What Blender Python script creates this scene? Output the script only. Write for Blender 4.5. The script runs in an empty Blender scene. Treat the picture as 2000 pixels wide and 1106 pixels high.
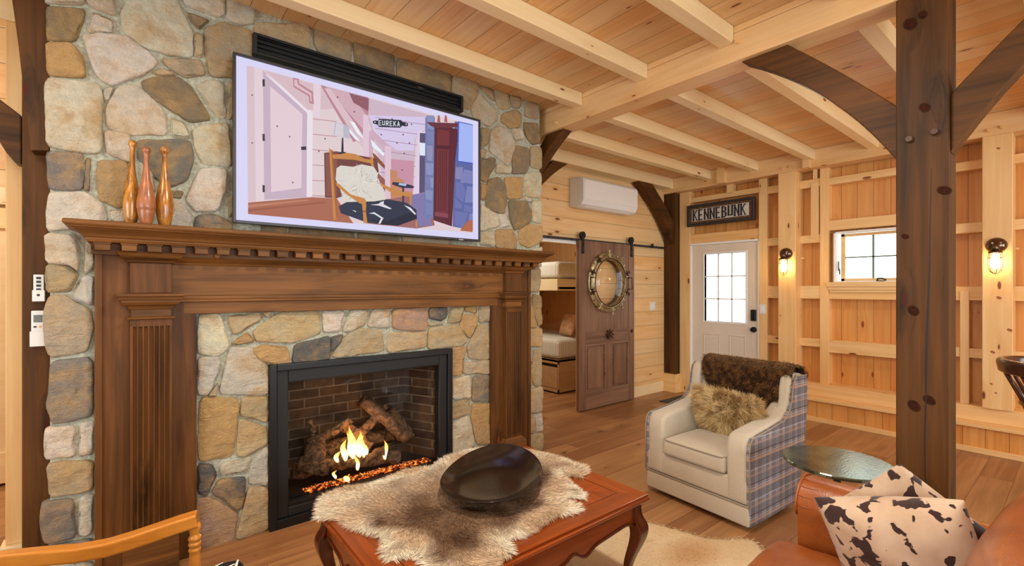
import bpy, bmesh, math, random
import numpy as np
from mathutils import Vector, Matrix, noise
R = math.radians
random.seed(7)
rng = np.random.default_rng(11)
SC = bpy.context.scene
COL = SC.collection

# ------------------------------------------------------------------ camera, light, exposure
FPX, VY, EYE, CA, SA = 913.0, 565.0, 1.42, .6285, .7778
cd = bpy.data.cameras.new('camera'); cam = bpy.data.objects.new('camera', cd); COL.objects.link(cam)
cam.location = (0, 0, EYE)
cam.rotation_euler = (R(90), 0, math.atan2(SA, CA) - R(90))
cd.sensor_width = 36; cd.lens = 36 * FPX / 2000; cd.shift_y = (VY - 553) / 2000.0
cd.clip_start = .02
SC.camera = cam
SC.view_settings.view_transform = 'Standard'; SC.view_settings.look = 'None'
SC.view_settings.exposure = -0.06; SC.view_settings.gamma = 1; SC.view_settings.use_curve_mapping = False
w = bpy.data.worlds.new('world'); SC.world = w; w.use_nodes = True
bgn = w.node_tree.nodes['Background']; bgn.inputs[0].default_value = (.93, 1, .97, 1); bgn.inputs[1].default_value = 3.6

def light(name, kind, loc, power, color, rot=None, size=.1, size_y=None, spot=None, target=None):
    d = bpy.data.lights.new(name, kind); o = bpy.data.objects.new(name, d); COL.objects.link(o)
    o.location = loc; d.energy = power; d.color = color
    if kind == 'AREA':
        d.shape = 'RECTANGLE'; d.size = size; d.size_y = size_y or size
    else:
        d.shadow_soft_size = size
    if kind == 'SPOT':
        d.spot_size = R(spot or 120); d.spot_blend = .6
    if target is not None:
        o.rotation_euler = (Vector(target) - Vector(loc)).to_track_quat('-Z', 'Y').to_euler()
    elif rot: o.rotation_euler = rot
    return o
DAY = (.78, .92, 1.0); WARM = (1.0, .95, .84)
light('daylight_rear_window', 'AREA', (1.2, -3.1, 1.55), 90, DAY, size=2.6, size_y=1.7, target=(1.2, 3, 1.3))
light('daylight_side_window', 'AREA', (-3.1, .6, 1.55), 68, DAY, size=2.4, size_y=1.6, target=(3, 1.3, 1.4))
light('daylight_far_window', 'AREA', (4.4, -3.1, 1.6), 40, DAY, size=1.8, size_y=1.5, target=(4.4, 3, 1.4))
light('ceiling_lamp_light', 'AREA', (1.25, 1.15, 2.92), 46, WARM, size=.16, target=(1.25, 1.15, 0))
light('ceiling_lamp_light', 'AREA', (-.4, .1, 2.92), 28, WARM, size=.16, target=(-.4, .1, 0))
light('ceiling_lamp_light', 'AREA', (4.4, 1.64, 2.815), 9, WARM, size=.3, target=(4.4, 1.62, 0))
light('ceiling_lamp_light', 'AREA', (4.4, -.8, 2.815), 9, WARM, size=.3, target=(4.4, -.8, 0))
light('bunk_room_light', 'AREA', (3.6, 5.0, 2.5), 22, WARM, size=.5, target=(3.9, 5.0, 0))
light('side_room_light', 'AREA', (-1.6, 4.4, 2.6), 30, WARM, size=.4, target=(-1.2, 4.6, 0))
light('fire_glow', 'POINT', (1.17, 3.10, .42), 6.5, (1, .52, .2), size=.08)
light('hall_lamp_light', 'AREA', (-1.0, 1.7, 2.99), 18, WARM, size=.16, target=(-1.0, 1.7, 0))

# ------------------------------------------------------------------ pixel -> place helpers (measured positions)
def ray(px, py):
    u = (px - 1000) / FPX
    return CA + SA * u, SA - CA * u, (VY - py) / FPX
def at(px, py, X=None, Y=None, Z=None):
    a, b, c = ray(px, py)
    t = X / a if X is not None else Y / b if Y is not None else (Z - EYE) / c
    return Vector((a * t, b * t, EYE + c * t))

# ------------------------------------------------------------------ colour / material helpers
def lin(c):
    return tuple(((v / 255) / 12.92 if v / 255 <= .04045 else ((v / 255 + .055) / 1.055) ** 2.4) for v in c) + (1,)
class NT:
    def __init__(s, name):
        s.m = bpy.data.materials.new(name); s.m.use_nodes = True; s.t = s.m.node_tree; s.n = s.t.nodes
        s.b = s.n['Principled BSDF']
    def node(s, typ, **k):
        n = s.n.new(typ)
        for a, v in k.items(): setattr(n, a, v)
        return n
    def link(s, a, b): s.t.links.new(a, b)
    def val(s, sock, v):
        if isinstance(v, (int, float, tuple)): sock.default_value = v
        else: s.link(v, sock)
    def math(s, op, a, b=0.0, c=0.0):
        n = s.node('ShaderNodeMath', operation=op)
        s.val(n.inputs[0], a); s.val(n.inputs[1], b); s.val(n.inputs[2], c); return n.outputs[0]
    def comb(s, x, y, z):
        n = s.node('ShaderNodeCombineXYZ')
        for i, v in enumerate((x, y, z)): s.val(n.inputs[i], v)
        return n.outputs[0]
    def noise(s, vec, scale, detail=4, rough=.55, dist=0.0):
        n = s.node('ShaderNodeTexNoise'); s.link(vec, n.inputs['Vector'])
        n.inputs['Scale'].default_value = scale; n.inputs['Detail'].default_value = detail
        n.inputs['Roughness'].default_value = rough; n.inputs['Distortion'].default_value = dist
        return n.outputs[0]
    def mapr(s, v, a, b, c=0.0, d=1.0, smooth=False):
        n = s.node('ShaderNodeMapRange')
        if smooth: n.interpolation_type = 'SMOOTHSTEP'
        s.link(v, n.inputs[0])
        for i, q in enumerate((a, b, c, d)): s.val(n.inputs[i + 1], q)
        return n.outputs[0]
    def mix(s, f, a, b, mode='MIX'):
        n = s.node('ShaderNodeMix', data_type='RGBA', blend_type=mode)
        s.val(n.inputs[0], f); s.val(n.inputs[6], a); s.val(n.inputs[7], b); return n.outputs[2]
    def coord(s, kind='Object'):
        return s.node('ShaderNodeTexCoord').outputs[kind]
    def sep(s, v):
        n = s.node('ShaderNodeSeparateXYZ'); s.link(v, n.inputs[0]); return n.outputs
    def bump(s, h, strength=.3, dist=.01):
        n = s.node('ShaderNodeBump'); n.inputs['Strength'].default_value = strength; n.inputs['Distance'].default_value = dist
        s.link(h, n.inputs['Height']); s.link(n.outputs[0], s.b.inputs['Normal'])
    def out(s, col=None, rough=None, metal=None, spec=None, emis=None, es=None, coat=None):
        I = s.b.inputs
        if col is not None: s.val(I['Base Color'], col)
        if rough is not None: s.val(I['Roughness'], rough)
        if metal is not None: I['Metallic'].default_value = metal
        if spec is not None: I['Specular IOR Level'].default_value = spec
        if emis is not None: s.val(I['Emission Color'], emis); s.val(I['Emission Strength'], 1.0 if es is None else es)
        if coat is not None: I['Coat Weight'].default_value = coat; I['Coat Roughness'].default_value = .15
        return s.m

def wood(name, L, c1, c2, W=None, width=.14, knot=(120, 62, 28), knots=1.0, rough=.45, gap=.0028, vary=.35, spec=.4, coat=None, board=0, grain=1.0):
    """L = grain axis, W = axis across planks (None for one solid timber)."""
    t = NT(name); s = t.sep(t.coord())
    ax = {'X': 0, 'Y': 1, 'Z': 2}
    l = s[ax[L]]; others = [a for a in 'XYZ' if a != L]
    ri = t.node('ShaderNodeObjectInfo').outputs['Random']
    if W:
        wv = s[ax[W]]; T = [a for a in others if a != W][0]; tv = s[ax[T]]
        q = t.math('DIVIDE', wv, width); idx = t.math('FLOOR', q); fr = t.math('FRACT', q)
        wn = t.node('ShaderNodeTexWhiteNoise', noise_dimensions='1D'); t.link(t.math('ADD', idx, t.math('MULTIPLY', ri, 57.0)), wn.inputs['W'])
        rnd = wn.outputs['Value']
        g = t.math('MULTIPLY', t.math('MINIMUM', fr, t.math('SUBTRACT', 1.0, fr)), width)
        gapf = t.mapr(g, gap * .4, gap, 1.0, 0.0)
        if board:
            lq = t.math('ADD', t.math('DIVIDE', l, board), t.math('MULTIPLY', rnd, 3.7)); li = t.math('FLOOR', lq); lf = t.math('FRACT', lq)
            wn2 = t.node('ShaderNodeTexWhiteNoise', noise_dimensions='2D'); t.link(t.comb(idx, li, 0.0), wn2.inputs['Vector'])
            rnd = wn2.outputs['Value']
            g2 = t.math('MULTIPLY', t.math('MINIMUM', lf, t.math('SUBTRACT', 1.0, lf)), board)
            gapf = t.math('MAXIMUM', gapf, t.mapr(g2, gap * .4, gap, 1.0, 0.0))
    else:
        wv, tv = s[ax[others[0]]], s[ax[others[1]]]; rnd = ri; gapf = None
    lo = t.math('ADD', l, t.math('MULTIPLY', rnd, 31.0))
    # knots
    k2 = t.comb(t.math('MULTIPLY', lo, 2.1), t.math('MULTIPLY', t.math('ADD', wv, tv), 6.5), 0.0)
    vo = t.node('ShaderNodeTexVoronoi', voronoi_dimensions='2D'); t.link(k2, vo.inputs['Vector']); vo.inputs['Scale'].default_value = 1.0; vo.inputs['Randomness'].default_value = 1
    dist = vo.outputs['Distance']
    vs = t.node('ShaderNodeSeparateColor'); t.link(vo.outputs['Color'], vs.inputs[0])
    kr = t.mapr(vs.outputs[0], 1 - .5 * knots, 1.0, 0.0, .085)
    kn = t.math('MULTIPLY', t.mapr(t.math('SUBTRACT', dist, kr), -.02, .015, 1.0, 0.0), t.mapr(vs.outputs[0], 1 - .5 * knots, 1.02 - .5 * knots, 0.0, 1.0))
    halo = t.math('MULTIPLY', t.mapr(dist, .08, .38, 1.0, 0.0), t.mapr(vs.outputs[0], 1 - .5 * knots, 1.02 - .5 * knots, 0.0, 1.0))
    warp = t.math('MULTIPLY', halo, .03)
    gv = t.comb(t.math('MULTIPLY', lo, 1.3 * grain), t.math('MULTIPLY', t.math('ADD', wv, warp), 30.0), t.math('MULTIPLY', t.math('ADD', tv, warp), 30.0))
    g1 = t.noise(gv, 1.0, 5, .6, .6)
    bv = t.comb(t.math('MULTIPLY', lo, .8), t.math('MULTIPLY', wv, 5.0), t.math('MULTIPLY', tv, 5.0))
    g2_ = t.noise(bv, 1.0, 3, .5, .3)
    f = t.math('ADD', t.mapr(g1, .3, .7, 0.0, .55), t.mapr(g2_, .3, .7, 0.0, .45))
    f = t.math('ADD', f, t.math('MULTIPLY', t.math('SUBTRACT', rnd, .5), vary * 1.6))
    f = t.math('ADD', f, t.math('MULTIPLY', halo, .3))
    fc = t.node('ShaderNodeClamp'); t.link(f, fc.inputs[0])
    col = t.mix(fc.outputs[0], lin(c1), lin(c2))
    hs = t.node('ShaderNodeHueSaturation'); t.link(col, hs.inputs['Color']); t.link(t.mapr(rnd, 0, 1, 1 - vary * .25, 1 + vary * .18), hs.inputs['Value'])
    col = t.mix(kn, hs.outputs[0], lin(knot))
    if gapf is not None: col = t.mix(t.math('MULTIPLY', gapf, .75), col, lin(tuple(int(v * .38) for v in c2)))
    h = t.math('MULTIPLY', g1, .35)
    if gapf is not None: h = t.math('SUBTRACT', h, t.math('MULTIPLY', gapf, 1.2))
    t.bump(h, .25, .004)
    return t.out(col, rough, spec=spec, coat=coat)

def plain(name, c, rough=.5, metal=0.0, spec=.5, emis=None, es=1.0, nscale=0, namt=.12, bump=0, coat=None):
    t = NT(name); col = lin(c)
    if nscale:
        n = t.noise(t.coord(), nscale, 4)
        a = lin(tuple(max(0, v * (1 - namt)) for v in c)); b = lin(tuple(min(255, v * (1 + namt)) for v in c))
        col = t.mix(t.mapr(n, .3, .7), a, b)
        if bump: t.bump(n, bump, .01)
    return t.out(col, rough, metal, spec, lin(emis) if emis else None, es, coat)

def fabric(name, c, scale=600, namt=.16, rough=.9, sheen=.3):
    t = NT(name); co = t.coord(); n = t.noise(co, scale, 2); n2 = t.noise(co, 9, 3)
    a = lin(tuple(v * (1 - namt) for v in c)); b = lin(tuple(min(255, v * (1 + namt)) for v in c))
    f = t.math('ADD', t.math('MULTIPLY', t.mapr(n, .3, .7), .75), t.math('MULTIPLY', n2, .25))
    t.b.inputs['Sheen Weight'].default_value = sheen
    t.bump(n, .25, .001); return t.out(t.mix(f, a, b), rough, spec=.2)

M = {}
PL, PD = (245, 208, 150), (228, 174, 108)      # pale pine light / deep
M['ceil'] = wood('ceiling_pine_planks', 'Y', (236, 202, 152), (210, 160, 102), 'X', .172, vary=.6, knots=.55, rough=.4)
M['joistX'] = wood('pale_pine_joist', 'X', (248, 226, 180), (238, 206, 152), vary=.2, knots=.5)
M['beamY'] = wood('pine_tie_beam', 'Y', (240, 206, 154), (224, 176, 116), vary=.15, knots=.8)
M['pineZ'] = wood('pine_timber_upright', 'Z', PL, PD, vary=.25, knots=.6)
M['pineY'] = wood('pine_timber_across', 'Y', PL, PD, vary=.25, knots=.6)
M['sideZ'] = wood('pine_siding_upright', 'Z', (234, 172, 96), (204, 128, 56), 'Y', .142, vary=.4, knots=.9, knot=(140, 60, 28))
M['sideZx'] = wood('pine_siding_upright_back', 'Z', (236, 190, 132), (214, 152, 92), 'X', .142, vary=.4, knots=1.1, knot=(120, 55, 28))
M['sideX'] = wood('pine_siding_level', 'X', (244, 212, 162), (228, 176, 112), 'Z', .186, vary=.4, knots=.55, knot=(128, 78, 38))
M['sideYl'] = wood('pine_siding_level_side', 'Y', (244, 208, 156), (224, 168, 104), 'Z', .186, vary=.4, knots=.55)
M['floor'] = wood('oak_floor_planks', 'X', (192, 140, 90), (138, 92, 56), 'Y', .178, vary=.75, knots=.3, rough=.36, board=1.9, knot=(70, 42, 25), gap=.002)
DS1, DS2 = (108, 67, 27), (44, 27, 10)
M['darkZ'] = wood('dark_stained_timber', 'Z', DS1, DS2, vary=.2, knots=.55, knot=(72, 20, 10), rough=.55, spec=.22)
M['darkY'] = wood('dark_stained_brace', 'Y', DS1, DS2, vary=.1, knots=.3, knot=(60, 26, 12), rough=.55, spec=.22)
M['darkX'] = wood('dark_stained_brace_across', 'X', DS1, DS2, vary=.1, knots=.3, knot=(60, 26, 12), rough=.55, spec=.22)
M['manZ'] = wood('old_mantel_wood_upright', 'Z', (118, 73, 32), (48, 28, 10), vary=.15, knots=0.1, rough=.5, grain=1.5, spec=.22)
M['manX'] = wood('old_mantel_wood_level', 'X', (138, 90, 44), (54, 33, 13), vary=.15, knots=0.1, rough=.5, grain=1.5, spec=.22)
M['barnZ'] = wood('weathered_door_wood', 'Z', (158, 120, 94), (98, 68, 52), vary=.2, knots=.1, rough=.5)
M['barnX'] = wood('weathered_door_rail_wood', 'X', (158, 122, 98), (102, 72, 56), vary=.2, knots=.1, rough=.5)
M['cherX'] = wood('cherry_wood_level', 'X', (164, 76, 21), (94, 38, 9), vary=.15, knots=0, rough=.25, coat=.4)
M['cherY'] = wood('cherry_wood_across', 'Y', (164, 76, 21), (94, 38, 9), vary=.15, knots=0, rough=.25, coat=.4)
M['cherZ'] = wood('cherry_wood_dark', 'Z', (104, 46, 18), (58, 22, 9), vary=.1, knots=0, rough=.25, coat=.4)
M['chairw'] = wood('honey_maple', 'X', (214, 144, 58), (178, 104, 30), vary=.1, knots=0, rough=.25, coat=.5)
M['chairwZ'] = wood('honey_maple_upright', 'Z', (214, 144, 58), (178, 104, 30), vary=.1, knots=0, rough=.25, coat=.5)
M['dkchair'] = wood('dark_walnut_chair', 'Z', (84, 44, 28), (50, 24, 16), vary=.1, knots=0, rough=.25, coat=.5)
M['ply'] = wood('birch_plywood', 'X', (206, 168, 120), (182, 140, 92), vary=.1, knots=.1)
M['black'] = plain('black_metal', (22, 22, 24), .42, .2)
M['blackm'] = plain('matte_black', (18, 18, 19), .6)
M['bezel'] = plain('screen_bezel', (58, 58, 62), .4, .4)
M['iron'] = plain('grey_iron', (62, 66, 72), .45, .6)
M['white'] = plain('white_plastic', (232, 230, 226), .35)
M['cream'] = plain('cream_paint', (226, 212, 194), .45, nscale=3, namt=.02)
M['winwhite'] = plain('window_white', (240, 240, 238), .4)
M['brass'] = plain('aged_brass', (178, 168, 134), .38, .85, nscale=40, namt=.3)
M['bronze'] = plain('dark_bronze', (84, 58, 44), .35, .8, nscale=60, namt=.3)
M['chrome'] = plain('tarnished_nickel', (110, 90, 74), .18, .9)
M['mortar'] = plain('mortar', (166, 166, 148), .95, nscale=60, namt=.14, bump=.6)
M['mat'] = plain('dark_doormat', (72, 66, 60), .95, nscale=200, namt=.3)
M['bulb'] = plain('glowing_bulb', (255, 220, 170), emis=(255, 220, 160), es=40)
M['lampglow'] = plain('lamp_lens', (255, 240, 220), emis=(255, 236, 210), es=6)
M['beige'] = fabric('oatmeal_upholstery', (190, 176, 154), 500, .12)
M['pipe'] = fabric('oatmeal_piping', (150, 134, 114), 500, .10)
M['navy'] = None
def mk_leather():
    t = NT('cognac_leather'); co = t.coord(); n = t.noise(co, 5, 5, .6); v = t.node('ShaderNodeTexVoronoi'); t.link(co, v.inputs['Vector']); v.inputs['Scale'].default_value = 220
    cr = t.noise(co, 22, 6, .7, 1.2)
    t.bump(t.math('ADD', t.math('MULTIPLY', v.outputs['Distance'], .25), cr), .22, .006)
    return t.out(t.mix(t.mapr(n, .3, .7), lin((124, 60, 18)), lin((166, 88, 34))), .33, spec=.55, coat=.15)
M['leather'] = mk_leather()
def mk_stone():
    t = NT('field_stone'); co = t.coord()
    a = t.node('ShaderNodeAttribute', attribute_name='Col')
    n = t.noise(co, 6, 6, .65, .4); n2 = t.noise(co, 26, 7, .7); n3 = t.noise(co, 130, 4, .7)
    c = t.mix(t.mapr(n, .42, .68), a.outputs['Color'], lin((200, 164, 112)))
    c = t.mix(t.math('MULTIPLY', t.mapr(n, .52, .3), .45), c, lin((160, 152, 138)))
    c = t.mix(.85, a.outputs['Color'], c)
    hs = t.node('ShaderNodeHueSaturation'); t.link(c, hs.inputs['Color'])
    t.link(t.mapr(t.math('ADD', n2, t.math('MULTIPLY', n3, .6)), .5, 1.1, .76, 1.16), hs.inputs['Value'])
    s = t.sep(co)
    lay = t.noise(t.comb(t.math('MULTIPLY', s[0], 9.0), t.math('MULTIPLY', s[1], 9.0), t.math('MULTIPLY', s[2], 30.0)), 1.0, 6, .65, .8)
    t.bump(t.math('ADD', t.math('ADD', n2, t.math('MULTIPLY', n3, .5)), lay), .85, .026)
    return t.out(hs.outputs[0], .88, spec=.25)
M['stone'] = mk_stone()
def mk_plaid():
    t = NT('plaid_wool'); s = t.sep(t.coord())
    def stripes(v, per, defs):
        p = t.math('FRACT', t.math('DIVIDE', v, per)); res = []
        for c, wd in defs:
            d = t.math('ABSOLUTE', t.math('SUBTRACT', p, c)); res.append(t.mapr(d, wd * .8, wd, 1.0, 0.0))
        return res
    base = lin((146, 138, 140)); col = base
    n = t.noise(t.coord(), 240, 2)
    for v, per in ((s[0], .165), (s[2], .18)):
        b1, b2, l1, l2, tan, tan2, dk = stripes(v, per, [(.22, .14), (.72, .12), (.05, .012), (.47, .012), (.38, .045), (.88, .035), (.60, .018)])
        col = t.mix(t.math('MULTIPLY', b1, .5), col, lin((98, 98, 106)))
        col = t.mix(t.math('MULTIPLY', b2, .45), col, lin((106, 105, 112)))
        col = t.mix(t.math('MULTIPLY', tan, .6), col, lin((206, 164, 132)))
        col = t.mix(t.math('MULTIPLY', tan2, .5), col, lin((190, 150, 130)))
        col = t.mix(t.math('MULTIPLY', l1, .75), col, lin((206, 200, 204)))
        col = t.mix(t.math('MULTIPLY', l2, .75), col, lin((200, 196, 204)))
        col = t.mix(t.math('MULTIPLY', dk, .7), col, lin((44, 42, 50)))
    t.bump(n, .3, .001)
    return t.out(t.mix(t.mapr(n, .3, .7, 0, .25), col, lin((80, 78, 86))), .92, spec=.2)
M['plaid'] = mk_plaid()
def mk_spots():
    t = NT('spotted_cowhide_print'); co = t.coord(); s = t.sep(co)
    v = t.comb(t.math('MULTIPLY', s[0], 1.15), t.math('MULTIPLY', s[1], .8), t.math('MULTIPLY', s[2], .85))
    e = t.noise(co, 60, 3, .7); n = t.noise(v, 25, 2, .45, .4); big = t.noise(co, 4.5, 1)
    f = t.math('ADD', t.math('ADD', n, t.math('MULTIPLY', t.math('SUBTRACT', e, .5), .07)), t.math('MULTIPLY', t.math('SUBTRACT', big, .5), .3))
    m = t.mapr(f, .532, .546)
    sh = t.noise(co, 6, 4)
    b = t.mix(t.mapr(sh, .35, .65), lin((204, 178, 152)), lin((176, 142, 112)))
    t.b.inputs['Sheen Weight'].default_value = .3
    t.bump(e, .15, .003)
    return t.out(t.mix(m, b, lin((52, 28, 24))), .75, spec=.25)
M['spots'] = mk_spots()
def mk_glass(name='clear_glass', tint=(1, 1, 1, 1), refl=.12):
    t = NT(name); t.n.remove(t.b)
    tr = t.node('ShaderNodeBsdfTransparent'); tr.inputs[0].default_value = tint
    gl = t.node('ShaderNodeBsdfGlossy'); gl.inputs['Roughness'].default_value = .02
    fr = t.node('ShaderNodeFresnel'); fr.inputs[0].default_value = 1.5
    mx = t.node('ShaderNodeMixShader'); t.link(t.math('MULTIPLY', fr.outputs[0], refl / .12), mx.inputs[0]); t.link(tr.outputs[0], mx.inputs[1]); t.link(gl.outputs[0], mx.inputs[2])
    t.link(mx.outputs[0], t.n['Material Output'].inputs[0]); return t.m
M['glass'] = mk_glass()
def mk_attr(name, rough=.8, emis=False, es=1.0, sheen=0):
    t = NT(name); a = t.node('ShaderNodeAttribute', attribute_name='Col').outputs['Color']
    if emis:
        t.b.inputs['Base Color'].default_value = (.01, .01, .012, 1)
        return t.out(None, .55, emis=a, es=es, spec=.1)
    if sheen: t.b.inputs['Sheen Weight'].default_value = sheen
    return t.out(a, rough, spec=.25)
M['fur'] = mk_attr('fur_fibres', .8)
M['hide'] = mk_attr('hide_skin', .85)
M['screen'] = mk_attr('screen_picture', emis=True, es=.93)
def mk_flame():
    t = NT('flame'); t.n.remove(t.b); g = t.sep(t.coord('Generated'))
    n = t.noise(t.coord(), 24, 3)
    h = t.math('ADD', g[2], t.math('MULTIPLY', t.math('SUBTRACT', n, .5), .35))
    cr = t.node('ShaderNodeValToRGB'); t.link(h, cr.inputs[0]); e = cr.color_ramp.elements
    e[0].position = 0; e[0].color = (1, .5, .12, 1); e[1].position = 1; e[1].color = (1, .22, .02, 1)
    q = e.new(.2); q.color = (1, .86, .5, 1); q = e.new(.55); q.color = (1, .55, .12, 1)
    em = t.node('ShaderNodeEmission'); t.link(cr.outputs[0], em.inputs[0]); em.inputs[1].default_value = 4.2
    tr = t.node('ShaderNodeBsdfTransparent'); lw = t.node('ShaderNodeLayerWeight'); lw.inputs[0].default_value = .45
    mx = t.node('ShaderNodeMixShader')
    a = t.math('ADD', lw.outputs['Facing'], t.mapr(h, .6, 1.1, 0, .7)); ac = t.node('ShaderNodeClamp'); t.link(a, ac.inputs[0])
    t.link(ac.outputs[0], mx.inputs[0]); t.link(em.outputs[0], mx.inputs[1]); t.link(tr.outputs[0], mx.inputs[2])
    t.link(mx.outputs[0], t.n['Material Output'].inputs[0]); return t.m
M['flame'] = mk_flame()
def mk_ember():
    t = NT('glowing_glass_embers'); n = t.noise(t.coord(), 34, 3, .7)
    e = t.mapr(n, .48, .68, 0.0, 2.6)
    return t.out(lin((60, 22, 10)), .3, emis=t.mix(t.mapr(n, .5, .68), (1, .1, .005, 1), (1, .42, .08, 1)), es=e)
M['ember'] = mk_ember()
def mk_bark():
    t = NT('charred_bark'); co = t.coord(); s = t.sep(co)
    n = t.noise(co, 14, 7, .75, 1.5); n2 = t.noise(co, 60, 5, .7)
    t.bump(t.math('ADD', n, t.math('MULTIPLY', n2, .5)), 1.0, .03)
    return t.out(t.mix(t.mapr(n, .38, .62), lin((44, 30, 22)), lin((150, 116, 88))), .9, spec=.2)
M['bark'] = mk_bark()
def mk_brick():
    t = NT('firebox_brick'); s = t.sep(t.coord())
    b = t.node('ShaderNodeTexBrick'); t.link(t.comb(t.math('ADD', s[0], s[1]), s[2], 0.0), b.inputs['Vector'])
    b.inputs['Scale'].default_value = 1.0; b.inputs['Brick Width'].default_value = .2; b.inputs['Row Height'].default_value = .066; b.inputs['Mortar Size'].default_value = .005
    b.inputs['Color1'].default_value = lin((84, 65, 50)); b.inputs['Color2'].default_value = lin((54, 43, 36)); b.inputs['Mortar'].default_value = lin((104, 92, 78))
    n = t.noise(t.coord(), 18, 5)
    hs = t.node('ShaderNodeHueSaturation'); t.link(b.outputs[0], hs.inputs['Color']); t.link(t.mapr(n, .3, .7, .7, 1.2), hs.inputs['Value'])
    t.bump(t.math('ADD', t.math('MULTIPLY', b.outputs['Fac'], -1.0), n), .6, .01)
    return t.out(hs.outputs[0], .9, spec=.1)
M['brick'] = mk_brick()
def mk_club():
    t = NT('varnished_club_wood'); s = t.sep(t.coord()); r = t.node('ShaderNodeObjectInfo').outputs['Random']
    n = t.noise(t.comb(t.math('MULTIPLY', s[0], 14.0), t.math('MULTIPLY', s[1], 14.0), t.math('ADD', t.math('MULTIPLY', s[2], 5.0), t.math('MULTIPLY', r, 9.0))), 1.6, 5, .6, 1.5)
    return t.out(t.mix(t.mapr(n, .34, .62), lin((120, 66, 18)), lin((206, 142, 58))), .22, spec=.5, coat=.5)
M['club'] = mk_club()
M['clubr'] = plain('rosy_club_wood', (158, 96, 58), .35, nscale=18, namt=.16, coat=.3)
def mk_quilt():
    t = NT('ribbed_coverlet'); s = t.sep(t.coord())
    wv = t.math('SINE', t.math('MULTIPLY', t.math('ADD', s[0], s[1]), 190.0))
    t.bump(wv, .5, .006)
    return t.out(t.mix(t.mapr(wv, -1, 1), lin((214, 208, 186)), lin((240, 236, 220))), .9, spec=.2)
M['quilt'] = mk_quilt()
def mk_bowl():
    t = NT('dark_glazed_bowl'); n = t.noise(t.coord(), 5, 4); n2 = t.noise(t.coord(), 70, 3)
    t.bump(n2, .12, .003)
    return t.out(t.mix(t.mapr(n, .35, .65), lin((20, 16, 15)), lin((38, 28, 23))), .14, .2, spec=.7, coat=.5)
M['bowl'] = mk_bowl()
def mk_tt():
    t = NT('hammered_dark_metal_top'); n = t.noise(t.coord(), 9, 5); n2 = t.noise(t.coord(), 90, 3)
    t.bump(n2, .2, .003)
    return t.out(t.mix(t.mapr(n, .3, .7), lin((84, 96, 88)), lin((130, 140, 122))), t.mapr(n, .3, .7, .08, .2), .85)
M['tabletop'] = mk_tt()
def mk_antler():
    t = NT('black_cotton'); return t.out(lin((36, 36, 40)), .85, spec=.2)
M['blackcotton'] = mk_antler()
M['whitecotton'] = plain('white_print', (224, 220, 212), .85)
M['pinky'] = plain('striped_pillow', (196, 150, 110), .9, nscale=30, namt=.15)

# ------------------------------------------------------------------ mesh builder
class MB:
    def __init__(s): s.v = []; s.f = []; s.mi = []; s.c = []
    def add(s, vs, fs, mi=0, col=None):
        o = len(s.v); s.v += [tuple(v) for v in vs]
        for f in fs: s.f.append([o + i for i in f]); s.mi.append(mi); s.c.append(col)
        return s
    def box(s, x0, x1, y0, y1, z0, z1, mi=0, M4=None):
        vs = [Vector(p) for p in ((x0, y0, z0), (x1, y0, z0), (x1, y1, z0), (x0, y1, z0), (x0, y0, z1), (x1, y0, z1), (x1, y1, z1), (x0, y1, z1))]
        if M4 is not None: vs = [M4 @ v for v in vs]
        return s.add(vs, [(0, 3, 2, 1), (4, 5, 6, 7), (0, 1, 5, 4), (1, 2, 6, 5), (2, 3, 7, 6), (3, 0, 4, 7)], mi)
    def prism(s, pts, axis, a, b, mi=0):
        """pts: 2D polygon in the other two axes (X:(y,z) Y:(x,z) Z:(x,y))."""
        def mk(p, d): return {'X': (d, p[0], p[1]), 'Y': (p[0], d, p[1]), 'Z': (p[0], p[1], d)}[axis]
        n = len(pts); vs = [mk(p, a) for p in pts] + [mk(p, b) for p in pts]
        return s.add(vs, [tuple(range(n)), tuple(range(2 * n - 1, n - 1, -1))] + [((i + 1) % n, i, n + i, n + (i + 1) % n) for i in range(n)], mi)
    def tube(s, path, rad, seg=10, mi=0, flat=1.0):
        path = [Vector(p) for p in path]; n = len(path)
        if not hasattr(rad, '__len__'): rad = [rad] * n
        vs = []; up = Vector((0, 0, 1))
        d0 = (path[1] - path[0]).normalized()
        if abs(d0.dot(up)) > .95: up = Vector((1, 0, 0))
        a = d0.cross(up).normalized()
        for i, p in enumerate(path):
            d = (path[min(i + 1, n - 1)] - path[max(i - 1, 0)]).normalized()
            a = (a - d * a.dot(d)).normalized(); b = d.cross(a)
            for k in range(seg):
                th = 2 * math.pi * k / seg
                vs.append(p + a * math.cos(th) * rad[i] + b * math.sin(th) * rad[i] * flat)
        fs = [(i * seg + k, i * seg + (k + 1) % seg, (i + 1) * seg + (k + 1) % seg, (i + 1) * seg + k) for i in range(n - 1) for k in range(seg)]
        fs += [tuple(range(seg - 1, -1, -1)), tuple((n - 1) * seg + k for k in range(seg))]
        return s.add(vs, fs, mi)
    def lathe(s, prof, c=(0, 0, 0), seg=24, axis='Z', mi=0):
        """prof: (r, h) list."""
        vs = []; c = Vector(c)
        for r, h in prof:
            for k in range(seg):
                th = 2 * math.pi * k / seg; q = (r * math.cos(th), r * math.sin(th), h)
                q = {'Z': q, 'Y': (q[0], q[2], q[1]), 'X': (q[2], q[0], q[1])}[axis]
                vs.append(c + Vector(q))
        n = len(prof)
        fs = [(i * seg + k, i * seg + (k + 1) % seg, (i + 1) * seg + (k + 1) % seg, (i + 1) * seg + k) for i in range(n - 1) for k in range(seg)]
        fs += [tuple(range(seg - 1, -1, -1)), tuple((n - 1) * seg + k for k in range(seg))]
        return s.add(vs, fs, mi)

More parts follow.
